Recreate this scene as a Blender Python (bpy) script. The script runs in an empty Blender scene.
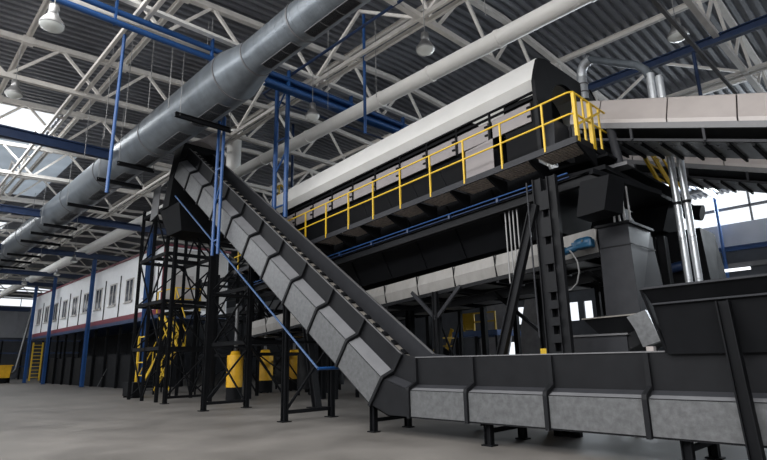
import bpy, math, random
from mathutils import Vector, Matrix
random.seed(4)
SC = bpy.context.scene
COL = SC.collection
V = Vector

# ------------------------------------------------------------------ materials
def mat(name, c, rough=.55, metal=0.0, var=.15, scale=3.0, bump=0.0, rvar=.1, emit=None, coords='Object', streak=False):
    m = bpy.data.materials.new(name); m.use_nodes = True
    nt = m.node_tree; N = nt.nodes; L = nt.links
    b = N['Principled BSDF']
    tc = N.new('ShaderNodeTexCoord')
    mp = N.new('ShaderNodeMapping')
    if streak: mp.inputs['Scale'].default_value = (1, 1, .25)
    L.new(tc.outputs[coords], mp.inputs['Vector'])
    n = N.new('ShaderNodeTexNoise'); n.inputs['Scale'].default_value = scale; n.inputs['Detail'].default_value = 6
    n.inputs['Roughness'].default_value = .6
    L.new(mp.outputs[0], n.inputs['Vector'])
    r = N.new('ShaderNodeMapRange'); r.inputs['From Min'].default_value = .3; r.inputs['From Max'].default_value = .7
    L.new(n.outputs['Fac'], r.inputs['Value'])
    mx = N.new('ShaderNodeMix'); mx.data_type = 'RGBA'
    mx.inputs[6].default_value = (*[v*(1-var) for v in c], 1); mx.inputs[7].default_value = (*[min(1, v*(1+var)) for v in c], 1)
    L.new(r.outputs[0], mx.inputs[0]); L.new(mx.outputs[2], b.inputs['Base Color'])
    r2 = N.new('ShaderNodeMapRange'); r2.inputs['To Min'].default_value = max(.03, rough-rvar); r2.inputs['To Max'].default_value = min(1, rough+rvar)
    L.new(n.outputs['Fac'], r2.inputs['Value']); L.new(r2.outputs[0], b.inputs['Roughness'])
    b.inputs['Metallic'].default_value = metal
    if bump:
        bp = N.new('ShaderNodeBump'); bp.inputs['Strength'].default_value = bump; bp.inputs['Distance'].default_value = .02
        n2 = N.new('ShaderNodeTexNoise'); n2.inputs['Scale'].default_value = scale*6
        L.new(tc.outputs[coords], n2.inputs['Vector']); L.new(n2.outputs['Fac'], bp.inputs['Height']); L.new(bp.outputs[0], b.inputs['Normal'])
    if emit:
        b.inputs['Emission Color'].default_value = (*emit[0], 1); b.inputs['Emission Strength'].default_value = emit[1]
    return m

M = {}
M['dark'] = mat('dark_grey_paint', (.0105, .011, .0125), .5)
M['black'] = mat('black_paint', (.006, .0064, .0075), .6)
M['mid'] = mat('mid_grey_paint', (.030, .031, .035), .42, var=.12)
M['rim'] = mat('light_grey_edge', (.11, .11, .115), .45)
M['galv'] = mat('galvanised_steel', (.115, .118, .122), .34, .35, var=.25, scale=9, bump=.08)
M['galvd'] = mat('dull_galvanised_duct', (.145, .165, .185), .36, .45, var=.22, scale=2.2, streak=True)
M['white'] = mat('white_painted_steel', (.84, .83, .80), .4, var=.04, scale=1.5)
M['cream'] = mat('white_truss_paint', (.70, .67, .63), .5, var=.08)
M['blue'] = mat('blue_paint', (.012, .062, .20), .42, var=.12)
M['navy'] = mat('navy_paint', (.012, .03, .085), .42, var=.12)
M['yellow'] = mat('yellow_paint', (.62, .40, .02), .45, var=.08)
M['drum'] = mat('orange_yellow_drum', (.60, .33, .012), .45, var=.15)
M['pink'] = mat('rose_grey_panel', (.22, .20, .20), .45, var=.08, scale=2)
M['fibre'] = mat('pale_rose_grey_cover', (.36, .325, .31), .38, var=.08, scale=1.2)
M['coverg'] = mat('dusty_grey_cover', (.24, .232, .222), .5, var=.12, scale=5, streak=True)
M['shade'] = mat('grey_cover_sheet', (.32, .32, .34), .5)
M['galvb'] = mat('bright_galvanised_pipe', (.52, .54, .56), .3, .6, var=.12, scale=4)
M['ledge'] = mat('dusty_grey_ledge', (.135, .137, .145), .5, var=.12)
M['navy2'] = mat('dull_blue_paint', (.03, .07, .16), .4)
M['beige'] = mat('pale_beige_board', (.50, .48, .46), .5, var=.06)
M['belt'] = mat('black_rubber_belt', (.02, .02, .02), .7)
M['grate'] = mat('rusty_steel_grating', (.45, .39, .34), .6, 0, var=.45, scale=14)
M['chain'] = mat('dusty_warm_steel', (.20, .185, .165), .55, .1, var=.2, scale=8)
M['office'] = mat('white_cabin_cladding', (.82, .83, .85), .45, var=.04)
M['maroon'] = mat('maroon_trim_paint', (.16, .02, .035), .5)
M['glass'] = mat('dark_window_glass', (.05, .06, .08), .08, var=.1)
M['cable'] = mat('grey_cable', (.26, .26, .26), .5)
M['motor'] = mat('teal_blue_motor_paint', (.015, .085, .17), .4)
M['floor'] = mat('concrete_floor', (.128, .119, .110), .6, var=.3, scale=.55, bump=.08, rvar=.18, coords='Object')
M['deck'] = mat('corrugated_roof_sheet', (.21, .22, .245), .45, 0, var=.2, scale=.5)
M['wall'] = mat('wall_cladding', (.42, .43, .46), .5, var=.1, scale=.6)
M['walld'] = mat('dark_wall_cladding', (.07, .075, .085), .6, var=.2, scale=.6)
M['lampglass'] = mat('lamp_glass', (.42, .44, .43), .2, emit=((1, .98, .9), .08))
M['lampalu'] = mat('lamp_aluminium', (.30, .30, .30), .35, .5)
M['tube'] = mat('lit_tube', (.9, .9, .9), .3, emit=((.95, .97, 1), 2.0))
M['red'] = mat('red_paint', (.35, .03, .02), .5)

def translucent(name, c):
    m = bpy.data.materials.new(name); m.use_nodes = True
    nt = m.node_tree; nt.nodes.clear()
    o = nt.nodes.new('ShaderNodeOutputMaterial'); a = nt.nodes.new('ShaderNodeBsdfTranslucent'); d = nt.nodes.new('ShaderNodeBsdfDiffuse')
    n = nt.nodes.new('ShaderNodeTexNoise'); n.inputs['Scale'].default_value = .7
    tc = nt.nodes.new('ShaderNodeTexCoord'); nt.links.new(tc.outputs['Object'], n.inputs['Vector'])
    rp = nt.nodes.new('ShaderNodeMix'); rp.data_type = 'RGBA'
    rp.inputs[6].default_value = (*[v*.75 for v in c], 1); rp.inputs[7].default_value = (*c, 1)
    nt.links.new(n.outputs['Fac'], rp.inputs[0])
    nt.links.new(rp.outputs[2], a.inputs['Color']); nt.links.new(rp.outputs[2], d.inputs['Color'])
    mx = nt.nodes.new('ShaderNodeMixShader'); mx.inputs[0].default_value = .35
    nt.links.new(a.outputs[0], mx.inputs[1]); nt.links.new(d.outputs[0], mx.inputs[2]); nt.links.new(mx.outputs[0], o.inputs[0])
    return m
for k_ in ('black', 'dark', 'mid', 'walld', 'belt'): M[k_].node_tree.nodes['Principled BSDF'].inputs['Specular IOR Level'].default_value = .2
for k_ in ('dark', 'mid'): M[k_].node_tree.nodes['Principled BSDF'].inputs['Specular IOR Level'].default_value = .12
M['black'].node_tree.nodes['Principled BSDF'].inputs['Specular IOR Level'].default_value = .08
M['lit_deck_panel'] = translucent('lit_deck_sheet', (.82, .86, .9))

# ------------------------------------------------------------------ mesh builder
class MB:
    def __init__(s): s.v = []; s.f = []; s.sm = []
    def add(s, vs, fs, smooth=False):
        o = len(s.v); s.v += [tuple(v) for v in vs]
        for f in fs: s.f.append([o+i for i in f]); s.sm.append(smooth)
        return s
    def box(s, x0, x1, y0, y1, z0, z1):
        x0, x1 = sorted((x0, x1)); y0, y1 = sorted((y0, y1)); z0, z1 = sorted((z0, z1))
        vs = [(x, y, z) for x in (x0, x1) for y in (y0, y1) for z in (z0, z1)]
        return s.add(vs, [(0,1,3,2), (4,6,7,5), (0,4,5,1), (2,3,7,6), (0,2,6,4), (1,5,7,3)])
    def beam(s, p, q, w, h=None, up=(0, 0, 1)):
        p, q = V(p), V(q); h = h or w; d = (q-p).normalized(); u = V(up)
        if abs(d.dot(u)) > .97: u = V((1, 0, 0))
        a = d.cross(u).normalized(); b = a.cross(d).normalized()
        vs = [c + a*(w/2*i) + b*(h/2*j) for c in (p, q) for i in (-1, 1) for j in (-1, 1)]
        return s.add(vs, [(0,1,3,2), (4,6,7,5), (0,4,5,1), (2,3,7,6), (0,2,6,4), (1,5,7,3)])
    def ibeam(s, p, q, w, h):
        p, q = V(p), V(q); d = (q-p).normalized(); u = V((0, 0, 1))
        if abs(d.dot(u)) > .97: u = V((1, 0, 0))
        a = d.cross(u).normalized(); b = a.cross(d).normalized(); t = h*.12
        s.beam(p+b*(h/2-t/2), q+b*(h/2-t/2), w, t, b); s.beam(p-b*(h/2-t/2), q-b*(h/2-t/2), w, t, b)
        return s.beam(p, q, w*.15, h, b)
    def tube(s, pts, r, seg=12, cap=True):
        pts = [V(p) for p in pts]; rs = r if isinstance(r, (list, tuple)) else [r]*len(pts)
        vs = []; prev = None
        for i, p in enumerate(pts):
            d = ((pts[min(i+1, len(pts)-1)] - pts[max(i-1, 0)])).normalized()
            if prev is None:
                u = V((0, 0, 1)) if abs(d.z) < .9 else V((1, 0, 0)); a = d.cross(u).normalized()
            else: a = (prev - d*prev.dot(d)).normalized()
            prev = a; b = d.cross(a)
            vs += [p + (a*math.cos(t) + b*math.sin(t))*rs[i] for t in [2*math.pi*k/seg for k in range(seg)]]
        fs = [(i*seg+k, i*seg+(k+1)%seg, (i+1)*seg+(k+1)%seg, (i+1)*seg+k) for i in range(len(pts)-1) for k in range(seg)]
        s.add(vs, fs, True)
        if cap:
            n = len(pts)
            s.add([vs[k] for k in range(seg)], [tuple(range(seg))[::-1]]); s.add([vs[(n-1)*seg+k] for k in range(seg)], [tuple(range(seg))])
        return s
    def prism(s, poly, ext):
        n = len(poly); e = V(ext); A = [V(p) for p in poly]; B = [p+e for p in A]
        return s.add(A+B, [tuple(range(n))[::-1], tuple(range(n, 2*n))] + [(i, (i+1) % n, n+(i+1) % n, n+i) for i in range(n)])
    def loft(s, A, B, cap=True):
        n = len(A)
        fs = [(i, (i+1) % n, n+(i+1) % n, n+i) for i in range(n)]
        if cap: fs += [tuple(range(n))[::-1], tuple(range(n, 2*n))]
        return s.add(list(A)+list(B), fs)
    def plate(s, a, b, c, d, t):
        a, b, c, d = map(V, (a, b, c, d)); n = (b-a).cross(d-a).normalized()*t
        return s.loft([a, b, c, d], [a+n, b+n, c+n, d+n])
    def strip(s, prof, org, D, N, s0, s1, t=.012):
        """folded sheet: profile points (y, w) run along direction D"""
        prof = [(a, b) for a, b in prof]; P = lambda ss, y, w: V(org)+V(D)*ss+V((0, y, 0))+V(N)*w
        for (a, b) in zip(prof[:-1], prof[1:]):
            s.plate(P(s0, *a), P(s1, *a), P(s1, *b), P(s0, *b), t)
        return s
    def build(s, name, m, parent=None, label=None, cat=None, group=None, kind=None, bevel=0):
        me = bpy.data.meshes.new(name)
        if parent is not None:
            off = root_loc(parent)
        else:
            xs, ys, zs = zip(*s.v); off = V(((min(xs)+max(xs))/2, (min(ys)+max(ys))/2, min(zs)))
        me.from_pydata([tuple(V(v)-off) for v in s.v], [], s.f)
        for p, k in zip(me.polygons, s.sm): p.use_smooth = k
        me.validate(); me.update()
        import bmesh
        bm = bmesh.new(); bm.from_mesh(me); bmesh.ops.recalc_face_normals(bm, faces=bm.faces); bm.to_mesh(me); bm.free()
        me.materials.append(M[m] if isinstance(m, str) else m)
        o = bpy.data.objects.new(name, me); COL.objects.link(o)
        if parent is not None: o.parent = parent
        else: o.location = off
        if bevel:
            bv = o.modifiers.new('bevel', 'BEVEL'); bv.width = bevel; bv.segments = 2; bv.limit_method = 'ANGLE'
        tag(o, label, cat, group, kind)
        return o
def tag(o, label=None, cat=None, group=None, kind=None):
    for k, v in (('label', label), ('category', cat), ('group', group), ('kind', kind)):
        if v: o[k] = v
    return o
def root_loc(o):
    while o.parent: o = o.parent
    return o.location.copy()
def thing(name, loc, label, cat, group=None):
    o = bpy.data.objects.new(name, None); o.empty_display_size = .2; COL.objects.link(o); o.location = loc
    return tag(o, label, cat, group)
def copy_tree(o, parent=None):
    c = o.copy(); COL.objects.link(c)
    if parent: c.parent = parent
    for ch in list(o.children): copy_tree(ch, c)
    return c
def lerp(a, b, t): return a+(b-a)*t

# ------------------------------------------------------------------ the hall
MB().box(-104, 12, -14, 44, -.2, 0).build('floor', 'floor', kind='structure')

def zup(y): return 14.15 - .06*abs(16-y)
def zdk(y): return zup(y)+.36
# corrugated deck: ribs run along Y; an unseen bay over the camera is left open to add top light
def deck(mb, x0, x1, y0, y1, pitch=.36):
    n = max(1, int(round((x1-x0)/pitch))); p = (x1-x0)/n
    ys = sorted({y0, y1} | ({16.0} if y0 < 16 < y1 else set()))
    prof = []
    for i in range(n):
        a = x0+i*p
        prof += [(a, 0), (a+p*.42, 0), (a+p*.5, .13), (a+p*.92, .13)]
    prof.append((x1, 0))
    for ya, yb in zip(ys[:-1], ys[1:]):
        vs = [(x, y, zdk(y)+d) for y in (ya, yb) for x, d in prof]; k = len(prof)
        mb.add(vs, [(i, i+1, k+i+1, k+i) for i in range(k-1)])
    return mb
SKY = [(-33.2, -29.2), (-62, -56), (-86, -80)]       # clear rooflight bays
MILK = [(-46, -34.2), (-72, -64)]                    # bays sheeted translucent so the deck there looks brightly lit
d = MB()
deck(d, -17, 12, 2.6, 44); deck(d, -29.2, -17, -14, 44)
for x0, x1 in ((-33.2, -29.2), (-34.2, -33.2), (-46, -34.2), (-56, -46), (-62, -56), (-64, -62), (-72, -64), (-80, -72), (-86, -80), (-104, -86)):
    if (x0, x1) in SKY or (x0, x1) in MILK: deck(d, x0, x1, (5.7 if x0 > -34 else 8.0), 44, .6)
    else: deck(d, x0, x1, -14, 44, .6)
d.build('ceiling', 'deck', kind='structure')
for i, (x0, x1) in enumerate(MILK):
    m = MB(); m.plate((x0, -14, zdk(-14)), (x1, -14, zdk(-14)), (x1, 8, zdk(8)), (x0, 8, zdk(8)), .01)
    m.build('window_%d' % (i+1), 'lit_deck_panel', kind='structure')  # glowing sheet in place of roof deck lit from the clear bays
for i, (x0, x1) in enumerate(SKY + [(-17, 12)]):  # the last bay is an added opening out of view, for light
    y1 = (5.7, 8, 8, 2.6)[i]
    m = MB(); n = int((x1-x0)/2)
    for k in range(n+1):
        x = lerp(x0, x1, k/n); m.beam((x, -14, zdk(-14)), (x, y1, zdk(y1)), .06)
    for y in range(-14, 6, 4): m.beam((x0, y, zdk(y)), (x1, y, zdk(y)), .06)
    m.build('window_%d' % (i+3), 'cream', kind='structure')

# back wall with clerestory
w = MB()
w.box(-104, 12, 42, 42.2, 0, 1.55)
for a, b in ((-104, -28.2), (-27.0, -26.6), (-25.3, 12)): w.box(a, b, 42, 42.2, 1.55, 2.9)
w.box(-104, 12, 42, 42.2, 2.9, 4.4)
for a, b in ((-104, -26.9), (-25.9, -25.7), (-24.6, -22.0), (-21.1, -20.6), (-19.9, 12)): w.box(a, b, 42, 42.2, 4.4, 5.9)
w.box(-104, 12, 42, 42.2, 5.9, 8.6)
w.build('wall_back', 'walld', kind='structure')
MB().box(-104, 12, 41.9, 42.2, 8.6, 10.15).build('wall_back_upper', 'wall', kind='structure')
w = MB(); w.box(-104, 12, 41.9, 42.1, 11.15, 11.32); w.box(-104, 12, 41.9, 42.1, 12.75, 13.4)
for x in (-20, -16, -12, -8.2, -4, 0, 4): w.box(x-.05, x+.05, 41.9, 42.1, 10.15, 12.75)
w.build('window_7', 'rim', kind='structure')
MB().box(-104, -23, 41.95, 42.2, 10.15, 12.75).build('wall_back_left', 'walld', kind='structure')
# far end wall
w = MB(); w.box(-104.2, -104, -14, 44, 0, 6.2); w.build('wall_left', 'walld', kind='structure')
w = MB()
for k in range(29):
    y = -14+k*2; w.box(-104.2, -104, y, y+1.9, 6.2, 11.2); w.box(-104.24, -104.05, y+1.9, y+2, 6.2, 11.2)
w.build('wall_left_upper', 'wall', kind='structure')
w = MB(); w.box(-104.2, -104, -14, 44, 12.6, 13.6)
for k in range(15): w.box(-104.1, -104, -14+k*4, -13.9+k*4, 11.2, 12.6)
w.build('window_8', 'rim', kind='structure')

# ------------------------------------------------------------------ roof trusses (along Y), purlins (along X)
ORD = ['first', 'second', 'third', 'fourth', 'fifth', 'sixth', 'seventh', 'eighth', 'ninth']
txs = [-3.85-6*k for k in range(17)]
for k, x in enumerate(txs):
    far = k > 6
    lab = ('white steel roof truss in the far left half of the hall' if far else
           'white lattice roof truss crossing the hall, %s from the right' % ORD[k])
    t = thing('roof_truss', (x, 18, 12), lab, 'truss', 'far roof trusses' if far else 'near roof trusses')
    zl = lambda y: 12.0-.04*max(0, 8-y)
    if not far:
        c = MB(); ys = [-8, 16, 41.8]
        for a, b in zip(ys[:-1], ys[1:]): c.beam((x, a, zup(a)), (x, b, zup(b)), .2, .2)
        c.build('top_chord', 'cream', t)
        c = MB(); c.beam((x, -8, zl(-8)), (x, 8, zl(8)), .18, .18); c.beam((x, 8, 12), (x, 41.8, 12), .18, .18); c.build('bottom_chord', 'cream', t)
        y = -7.2; up = False
        while y < 40:
            a = (x, y, (zup(y) if up else zl(y))); y2 = y+1.6; b = (x, y2, (zl(y2) if up else zup(y2)))
            if not (k > 3 and y > 30): MB().beam(a, b, .1, .1).build('diagonal_brace', 'cream', t)
            y = y2; up = not up
        for yy in (-.8, 2.9, 6.2, 13.3): MB().box(x-.13, x+.13, yy-.18, yy+.18, zup(yy)-.14, zup(yy)+.14).build('gusset_plate', 'cream', t)
    else:
        c = MB()
        for a, b in ((-8, 16), (16, 41.8)): c.beam((x, a, zup(a)), (x, b, zup(b)), .2, .2)
        c.beam((x, -8, 12), (x, 41.8, 12), .18, .18)
        y = -7.2; up = False
        while y < 30:
            y2 = y+2.2; c.beam((x, y, (zup(y) if up else 12)), (x, y2, (12 if up else zup(y2))), .1, .1); y = y2; up = not up
        c.build('lattice', 'cream', t)
for k, y in enumerate((-4.5, -.8, 2.9, 6.3, 9.8, 13.3, 20.35, 27.4, 34.4)):
    x1 = 8
    MB().ibeam((-100, y, zup(y)+.22), (x1, y, zup(y)+.22), .16, .22).build('roof_purlin', 'cream', None,
        'white steel purlin under the roof sheets, %s counting from the near side' % ORD[k], 'beam', 'roof purlins')
for k, (y, z) in enumerate(((4.8, 11.95), (11.35, 11.95), (23, 11.95), (30.5, 11.95))):
    t = thing('longitudinal_tie', (-40, y, z), 'pale double tie beam joining the truss bottoms, %s from the near side' % ORD[k], 'beam', 'longitudinal ties')
    x1 = 8
    for s in (-.16, .16): MB().beam((-98, y+s, z+.02), (x1, y+s, z+.02), .1, .14).build('tie_bar', 'cream', t)
    x = -58
    while x < x1-1: MB().box(x, x+.15, y-.16, y+.16, z, z+.05).build('batten', 'cream', t); x += 3
# diagonal sway braces between trusses in the length direction
for k, (y, xa) in enumerate(((11.35, -3.85), (11.35, -9.85), (11.35, -15.85), (23, -3.85), (23, -9.85), (5, -27.85), (5, -33.85), (5, -39.85))):
    b = MB(); b.beam((xa, y, 12), (xa-3, y, zup(y)), .1); b.beam((xa-3, y, zup(y)), (xa-6, y, 12), .1)
    b.build('sway_brace', 'cream', None, 'pale V-shaped sway brace between two roof trusses, %s in its set' % ORD[k], 'brace', 'sway braces')

# ------------------------------------------------------------------ ventilation duct
LY, LZ, LR = 7.37, 10.40, .80
DY, DZ, SR = 7.35, 10.44, .555
CX = (-14.25, -12.95)
t = thing('ventilation_duct', (-30, DY, 9.6), 'huge grey galvanised ventilation duct running diagonally overhead to the left', 'duct')
MB().tube([(-98, LY, LZ), (CX[0], LY, LZ)], LR, 48).build('large_duct_section', 'galvd', t)
MB().tube([(CX[0], LY, LZ), (CX[1], DY, DZ)], [LR, SR], 48, False).build('cone_reducer', 'galvd', t)
MB().tube([(CX[1], DY, DZ), (-2, DY, DZ)], SR, 48).build('small_duct_section', 'galvd', t)
for x in [CX[0], -20.4, -26, -31.6, -37.2, -42.8, -48.4, -54, -60, -66, -72]:
    MB().tube([(x-.025, LY, LZ), (x+.025, LY, LZ)], LR+.02, 48).build('flange_ring', 'rim', t)
for x in (CX[1], -10.6, -7.9, -5.2): MB().tube([(x-.025, DY, DZ), (x+.025, DY, DZ)], SR+.02, 48).build('flange_ring', 'rim', t)
x = -12.6
while x < -4: MB().tube([(x-.008, DY, DZ), (x+.008, DY, DZ)], SR+.005, 32).build('rolled_seam', 'galvd', t); x += .36
def grille(x0, x1, yc, zc, r):
    g = MB(); a0, a1 = math.radians(-107), math.radians(-74); R = r+.008
    pt = lambda x, a, rr=R: V((x, yc+math.cos(a)*rr, zc+math.sin(a)*rr))
    for a in (a0, a1): g.tube([pt(x0, a), pt(x1, a)], .013, 6)
    n = 3
    for i in range(n+1):
        x = lerp(x0, x1, i/n); g.tube([pt(x, lerp(a0, a1, j/5)) for j in range(6)], .013, 6)
    gr = g.build('grille', 'rim', t)
    s = MB()
    for i in range(12):
        a = lerp(a0, a1, (i+.5)/12); s.beam(pt(x0, a, r+.004), pt(x1, a, r+.004), .016, .01)
    s.build('grille_slats', 'mid', gr)
for x0, x1 in ((-12.4, -10.9), (-10.3, -8.4), (-7.6, -5.7)): grille(x0, x1, DY, DZ, SR)
for x0, x1 in ((-16.9, -14.9), (-19.8, -17.8), (-22.4, -20.7), (-25.2, -23.4), (-28.4, -26.6), (-33.6, -31.8)): grille(x0, x1, LY, LZ, LR)
PLACE = ['nearest the incline head', 'second leftwards', 'third leftwards', 'fourth leftwards', 'fifth leftwards', 'sixth leftwards', 'seventh leftwards', 'eighth leftwards', 'ninth leftwards', 'tenth leftwards']
for i, (x, ya, yb) in enumerate([(a*.92, b*.92, c*.92) for a, b, c in [(-17.7, 6.9, 9.05), (-24, 7, 8.6), (-26.8, 7, 9.1), (-32.2, 7.1, 9.2), (-38, 7.2, 9.1), (-40.9, 7.1, 9.6), (-44, 7.1, 9.6), (-49.9, 7.3, 9.6), (-53.2, 7.4, 9.6), (-56.7, 7.8, 9.8)]]):
    t2 = thing('duct_bracket', (x, 8, 9.7), 'black cross bar carrying the big grey duct from below, %s' % PLACE[i], 'bracket', 'duct brackets')
    MB().ibeam((x, ya, 9.5), (x, yb, 9.5), .12, .16).build('cross_bar', 'black', t2)
    MB().tube([(x, 6.5, 9.5), (x, 6.5, 12.0)], .012, 6).build('hanger_rod', 'cable', t2)
    MB().tube([(x, yb-.04, 9.5), (x, yb-.04, 12.0)], .012, 6).build('hanger_rod', 'cable', t2)

# ------------------------------------------------------------------ white pipe overhead
t = thing('white_pipe', (-12, 12.5, 10.5), 'long thick white pipe running above the machine hood', 'pipe')
MB().tube([(-23.7, 12.5, 10.85), (4, 12.5, 10.85)], .26, 32).build('pipe_run', 'white', t)
MB().tube([(-24, 12.5, 10.5), (-24, 12.5, 13.25)], .36, 32).build('riser', 'white', t)
m = MB(); m.tube([(-24, 12.5, 13.25), (-24, 12.5, 13.5)], [.36, .1], 32); m.build('riser_cap', 'chain', t)
MB().tube([(-95, 12.5, 10.85), (-31, 12.5, 10.85)], .4, 32).build('far_pipe_run', 'white', t)
for x in (-21, -17.5, -13, -10.6, -7.9, -5): MB().tube([(x-.05, 12.5, 10.85), (x+.05, 12.5, 10.85)], .285, 32).build('coupling', 'white', t)
MB().tube([(-24, 12.3, 12.9), (-23.4, 11.4, 12.4), (-22.3, 10.3, 11.2), (-21.7, 9.7, 10.4)], [.32, .36, .5, .8], 24).build('branch_hood', 'pink', t)

# ------------------------------------------------------------------ blue steelwork overhead
t = thing('blue_pipe_bridge', (-15.5, 10, 11), 'pair of bright blue pipes slung under a white truss above the duct', 'pipe')
for (x, z) in ((-15.35, 11.7), (-15.3, 11.32)): MB().tube([(x, -6, z), (x, 26, z)], .09, 14).build('blue_pipe', 'blue', t)
MB().ibeam((-15.6, 9.2, 11.55), (-15.6, 26, 11.55), .25, .45).build('girder', 'blue', t)
MB().beam((-15.2, -6, 12.1), (-15.2, 26, 12.1), .2, .1).build('white_ledger', 'white', t, 'white ledger above the blue pipes')
for y in range(-5, 26, 3): MB().box(-15.42, -15.25, y, y+.05, 11.25, 12.05).build('clamp', 'blue', t)
BE = [(-23.7, 'big navy blue beam at upper left, nearest of the cross beams left of the duct'), (-36, 'blue cross beam passing under the duct at mid left'), (-48, 'blue cross beam topping the tallest blue post of the white cabin'),
      (-60.3, 'blue cross beam topping the second blue post of the white cabin'), (-68.2, 'blue cross beam at the far end of the white cabin')]
for x, lab in BE:
    y1 = 6.9 if x > -30 else 16.5
    MB().ibeam((x, -6, 10.35), (x, y1, 10.35), .24, .42).build('blue_beam', 'navy', None, lab, 'beam', 'blue cross beams')
for i, (x, lab) in enumerate(((-48, 'tallest bright blue post in front of the white cabin'), (-60.3, 'middle bright blue post in front of the white cabin'), (-68.2, 'last blue post at the far left end of the white cabin'), (-36, 'blue post at the near right corner of the white cabin'))):
    tt = thing('blue_post', (x, 13.05, 0), lab, 'post', 'blue posts by the cabin')
    MB().ibeam((x, 13.05, .02), (x, 13.05, 10.1), .26, .3).build('shaft', 'blue', tt)
    MB().box(x-.22, x+.22, 12.85, 13.25, 0, .03).build('base_plate', 'navy', tt)
# masts of two pipes
def mast(name, xs, y, z0, z1, lab, r=.06, step=1.3):
    tt = thing(name, (sum(xs)/2, y, z0), lab, 'mast')
    for x in xs: MB().tube([(x, y, z0), (x, y, z1)], r, 10).build('pole', 'blue', tt)
    z = z0+.5; k = 0
    while z < z1-.3:
        MB().beam((xs[0], y, z), (xs[1], y, z+(step*.6 if k % 2 else 0)), .05).build('rung', 'blue', tt); z += step; k += 1
    return tt
mast('blue_mast', (-16.6, -15.85), 10.35, 6.6, 12.0, 'blue two-pole mast standing behind the incline under the blue girder', .085)
mast('blue_mast', (-17.25, -16.85), 8.35, 5.2, 10.2, 'slender blue two-pole mast crossing in front of the upper incline', .055)
MB().tube([(-12.8, 11.5, 9.15), (-12.8, 11.5, 13.8)], .055, 10).build('hanging_pipe', 'blue', None, 'blue vertical pipe hanging down to the white hood top', 'pipe', 'hanging blue pipes')
MB().tube([(-15.75, 4.4, 6.3), (-15.6, 4.4, 11.2)], .05, 10).build('hanging_pipe', 'blue', None, 'blue vertical pipe hanging in front of the big grey duct', 'pipe', 'hanging blue pipes')
t = thing('navy_pipe_run', (-14, 10.2, 11.9), 'thin navy pipe crossing the roof diagonally beside the duct, bent at its lower end', 'pipe')
MB().tube([(-4, 10.15, 11.95), (-17.3, 10.15, 11.95), (-17.4, 10.4, 11.9), (-17.4, 19, 11.9)], .05, 8).build('pipe_run', 'navy', t)
t = thing('navy_roof_beam', (-5, 19.4, 11.7), 'navy blue beam under the roof at upper right', 'beam')
MB().ibeam((-13, 19.4, 11.85), (6, 19.4, 11.85), .22, .3).build('beam_run', 'navy', t)
MB().tube([(-4.6, 19.4, 8), (-4.6, 19.4, 11.7)], .06, 8).build('dropper', 'navy', t)
MB().beam((-3.6, 11, 9.85), (-3.6, 21, 9.75), .09, .09).build('cable_tray', 'galv', None, 'narrow shiny cable tray hanging under the right-hand roof truss', 'tray')

# ------------------------------------------------------------------ high bay lamps
def make_lamp(loc, label):
    x, y, z = loc
    t = thing('high_bay_lamp', loc, label, 'lamp', 'high bay lamps')
    def lathe(pr, name, m):
        b = MB(); b.tube([(x, y, z+h) for r, h in pr], [r for r, h in pr], 20); return b.build(name, m, t)
    lathe([(.05, .62), (.11, .6), (.12, .36), (.1, .34)], 'ballast_housing', 'lampalu')
    lathe([(.11, .36), (.17, .28), (.26, .14), (.27, .08), (.26, .07)], 'reflector', 'lampalu')
    lathe([(.255, .075), (.23, .02), (.12, -.04), (.02, -.06)], 'glass_cover', 'lampglass')
    MB().tube([(x, y, z+.6), (x, y, z+1.9)], .012, 6).build('hanging_cable', 'cable', t)
    return t
L0 = make_lamp((-13.2, 2.15, 9.2), 'bell-shaped high bay lamp at the top left corner under the blue pipes')
for loc, lab in [((-8.9, 10.3, 9.95), 'bell-shaped high bay lamp hanging above the thick white pipe'),
                 ((-3.8, 14.8, 9.85), 'bell-shaped high bay lamp under the right-hand truss near the shiny tray'),
                 ((-15.1, 10.95, 10.35), 'small high bay lamp beside the blue girder, right of the duct'),
                 ((-20.6, 2.55, 10.5), 'dim high bay lamp at the left edge beneath the trusses'),
                 ((-47.5, 11.4, 9.6), 'high bay lamp just above the tallest blue post of the cabin'),
                 ((-56, 12.2, 9.7), 'distant high bay lamp above the middle of the white cabin roof'),
                 ((-66, 11.5, 9.9), 'distant high bay lamp near the far end of the white cabin'),
                 ((-24.5, 16.0, 10.6), 'small high bay lamp above the yellow valve wheel')]:
    c = copy_tree(L0); c.location = loc; c['label'] = lab

# thin hanging wires
wl = ['left of the hanging blue pipe, leftmost', 'left of the hanging blue pipe, second from left', 'just right of the hanging blue pipe', 'halfway between the hanging blue pipe and the duct', 'closest to the duct collar on its left', 'above the duct cone, left one', 'above the duct cone, right one', 'dropping beside the small duct grilles', 'dropping from the blue girder to the white pipe', 'dropping to the white pipe right of the lamp']
for i, (x, y, z0, z1) in enumerate([(-21.9, 5.2, 9.3, 12), (-19.6, 5.2, 9.4, 13), (-18.8, 5.6, 9.7, 13.2), (-17.2, 5.8, 9.8, 12.8), (-16, 6.0, 9.5, 12.8), (-16.1, 7.2, 11.6, 13.2), (-15.8, 7.2, 11.5, 13.2), (-13.2, 10.2, 9.8, 13), (-12.1, 11.4, 10.2, 13.2), (-7.7, 11.6, 11.1, 13.2)]):
    MB().tube([(x, y, z0), (x, y, z1)], .012, 5).build('hanging_wire', 'cable', None, 'thin pale wire hanging from the roof, '+wl[i], 'wire', 'hanging wires')

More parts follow.
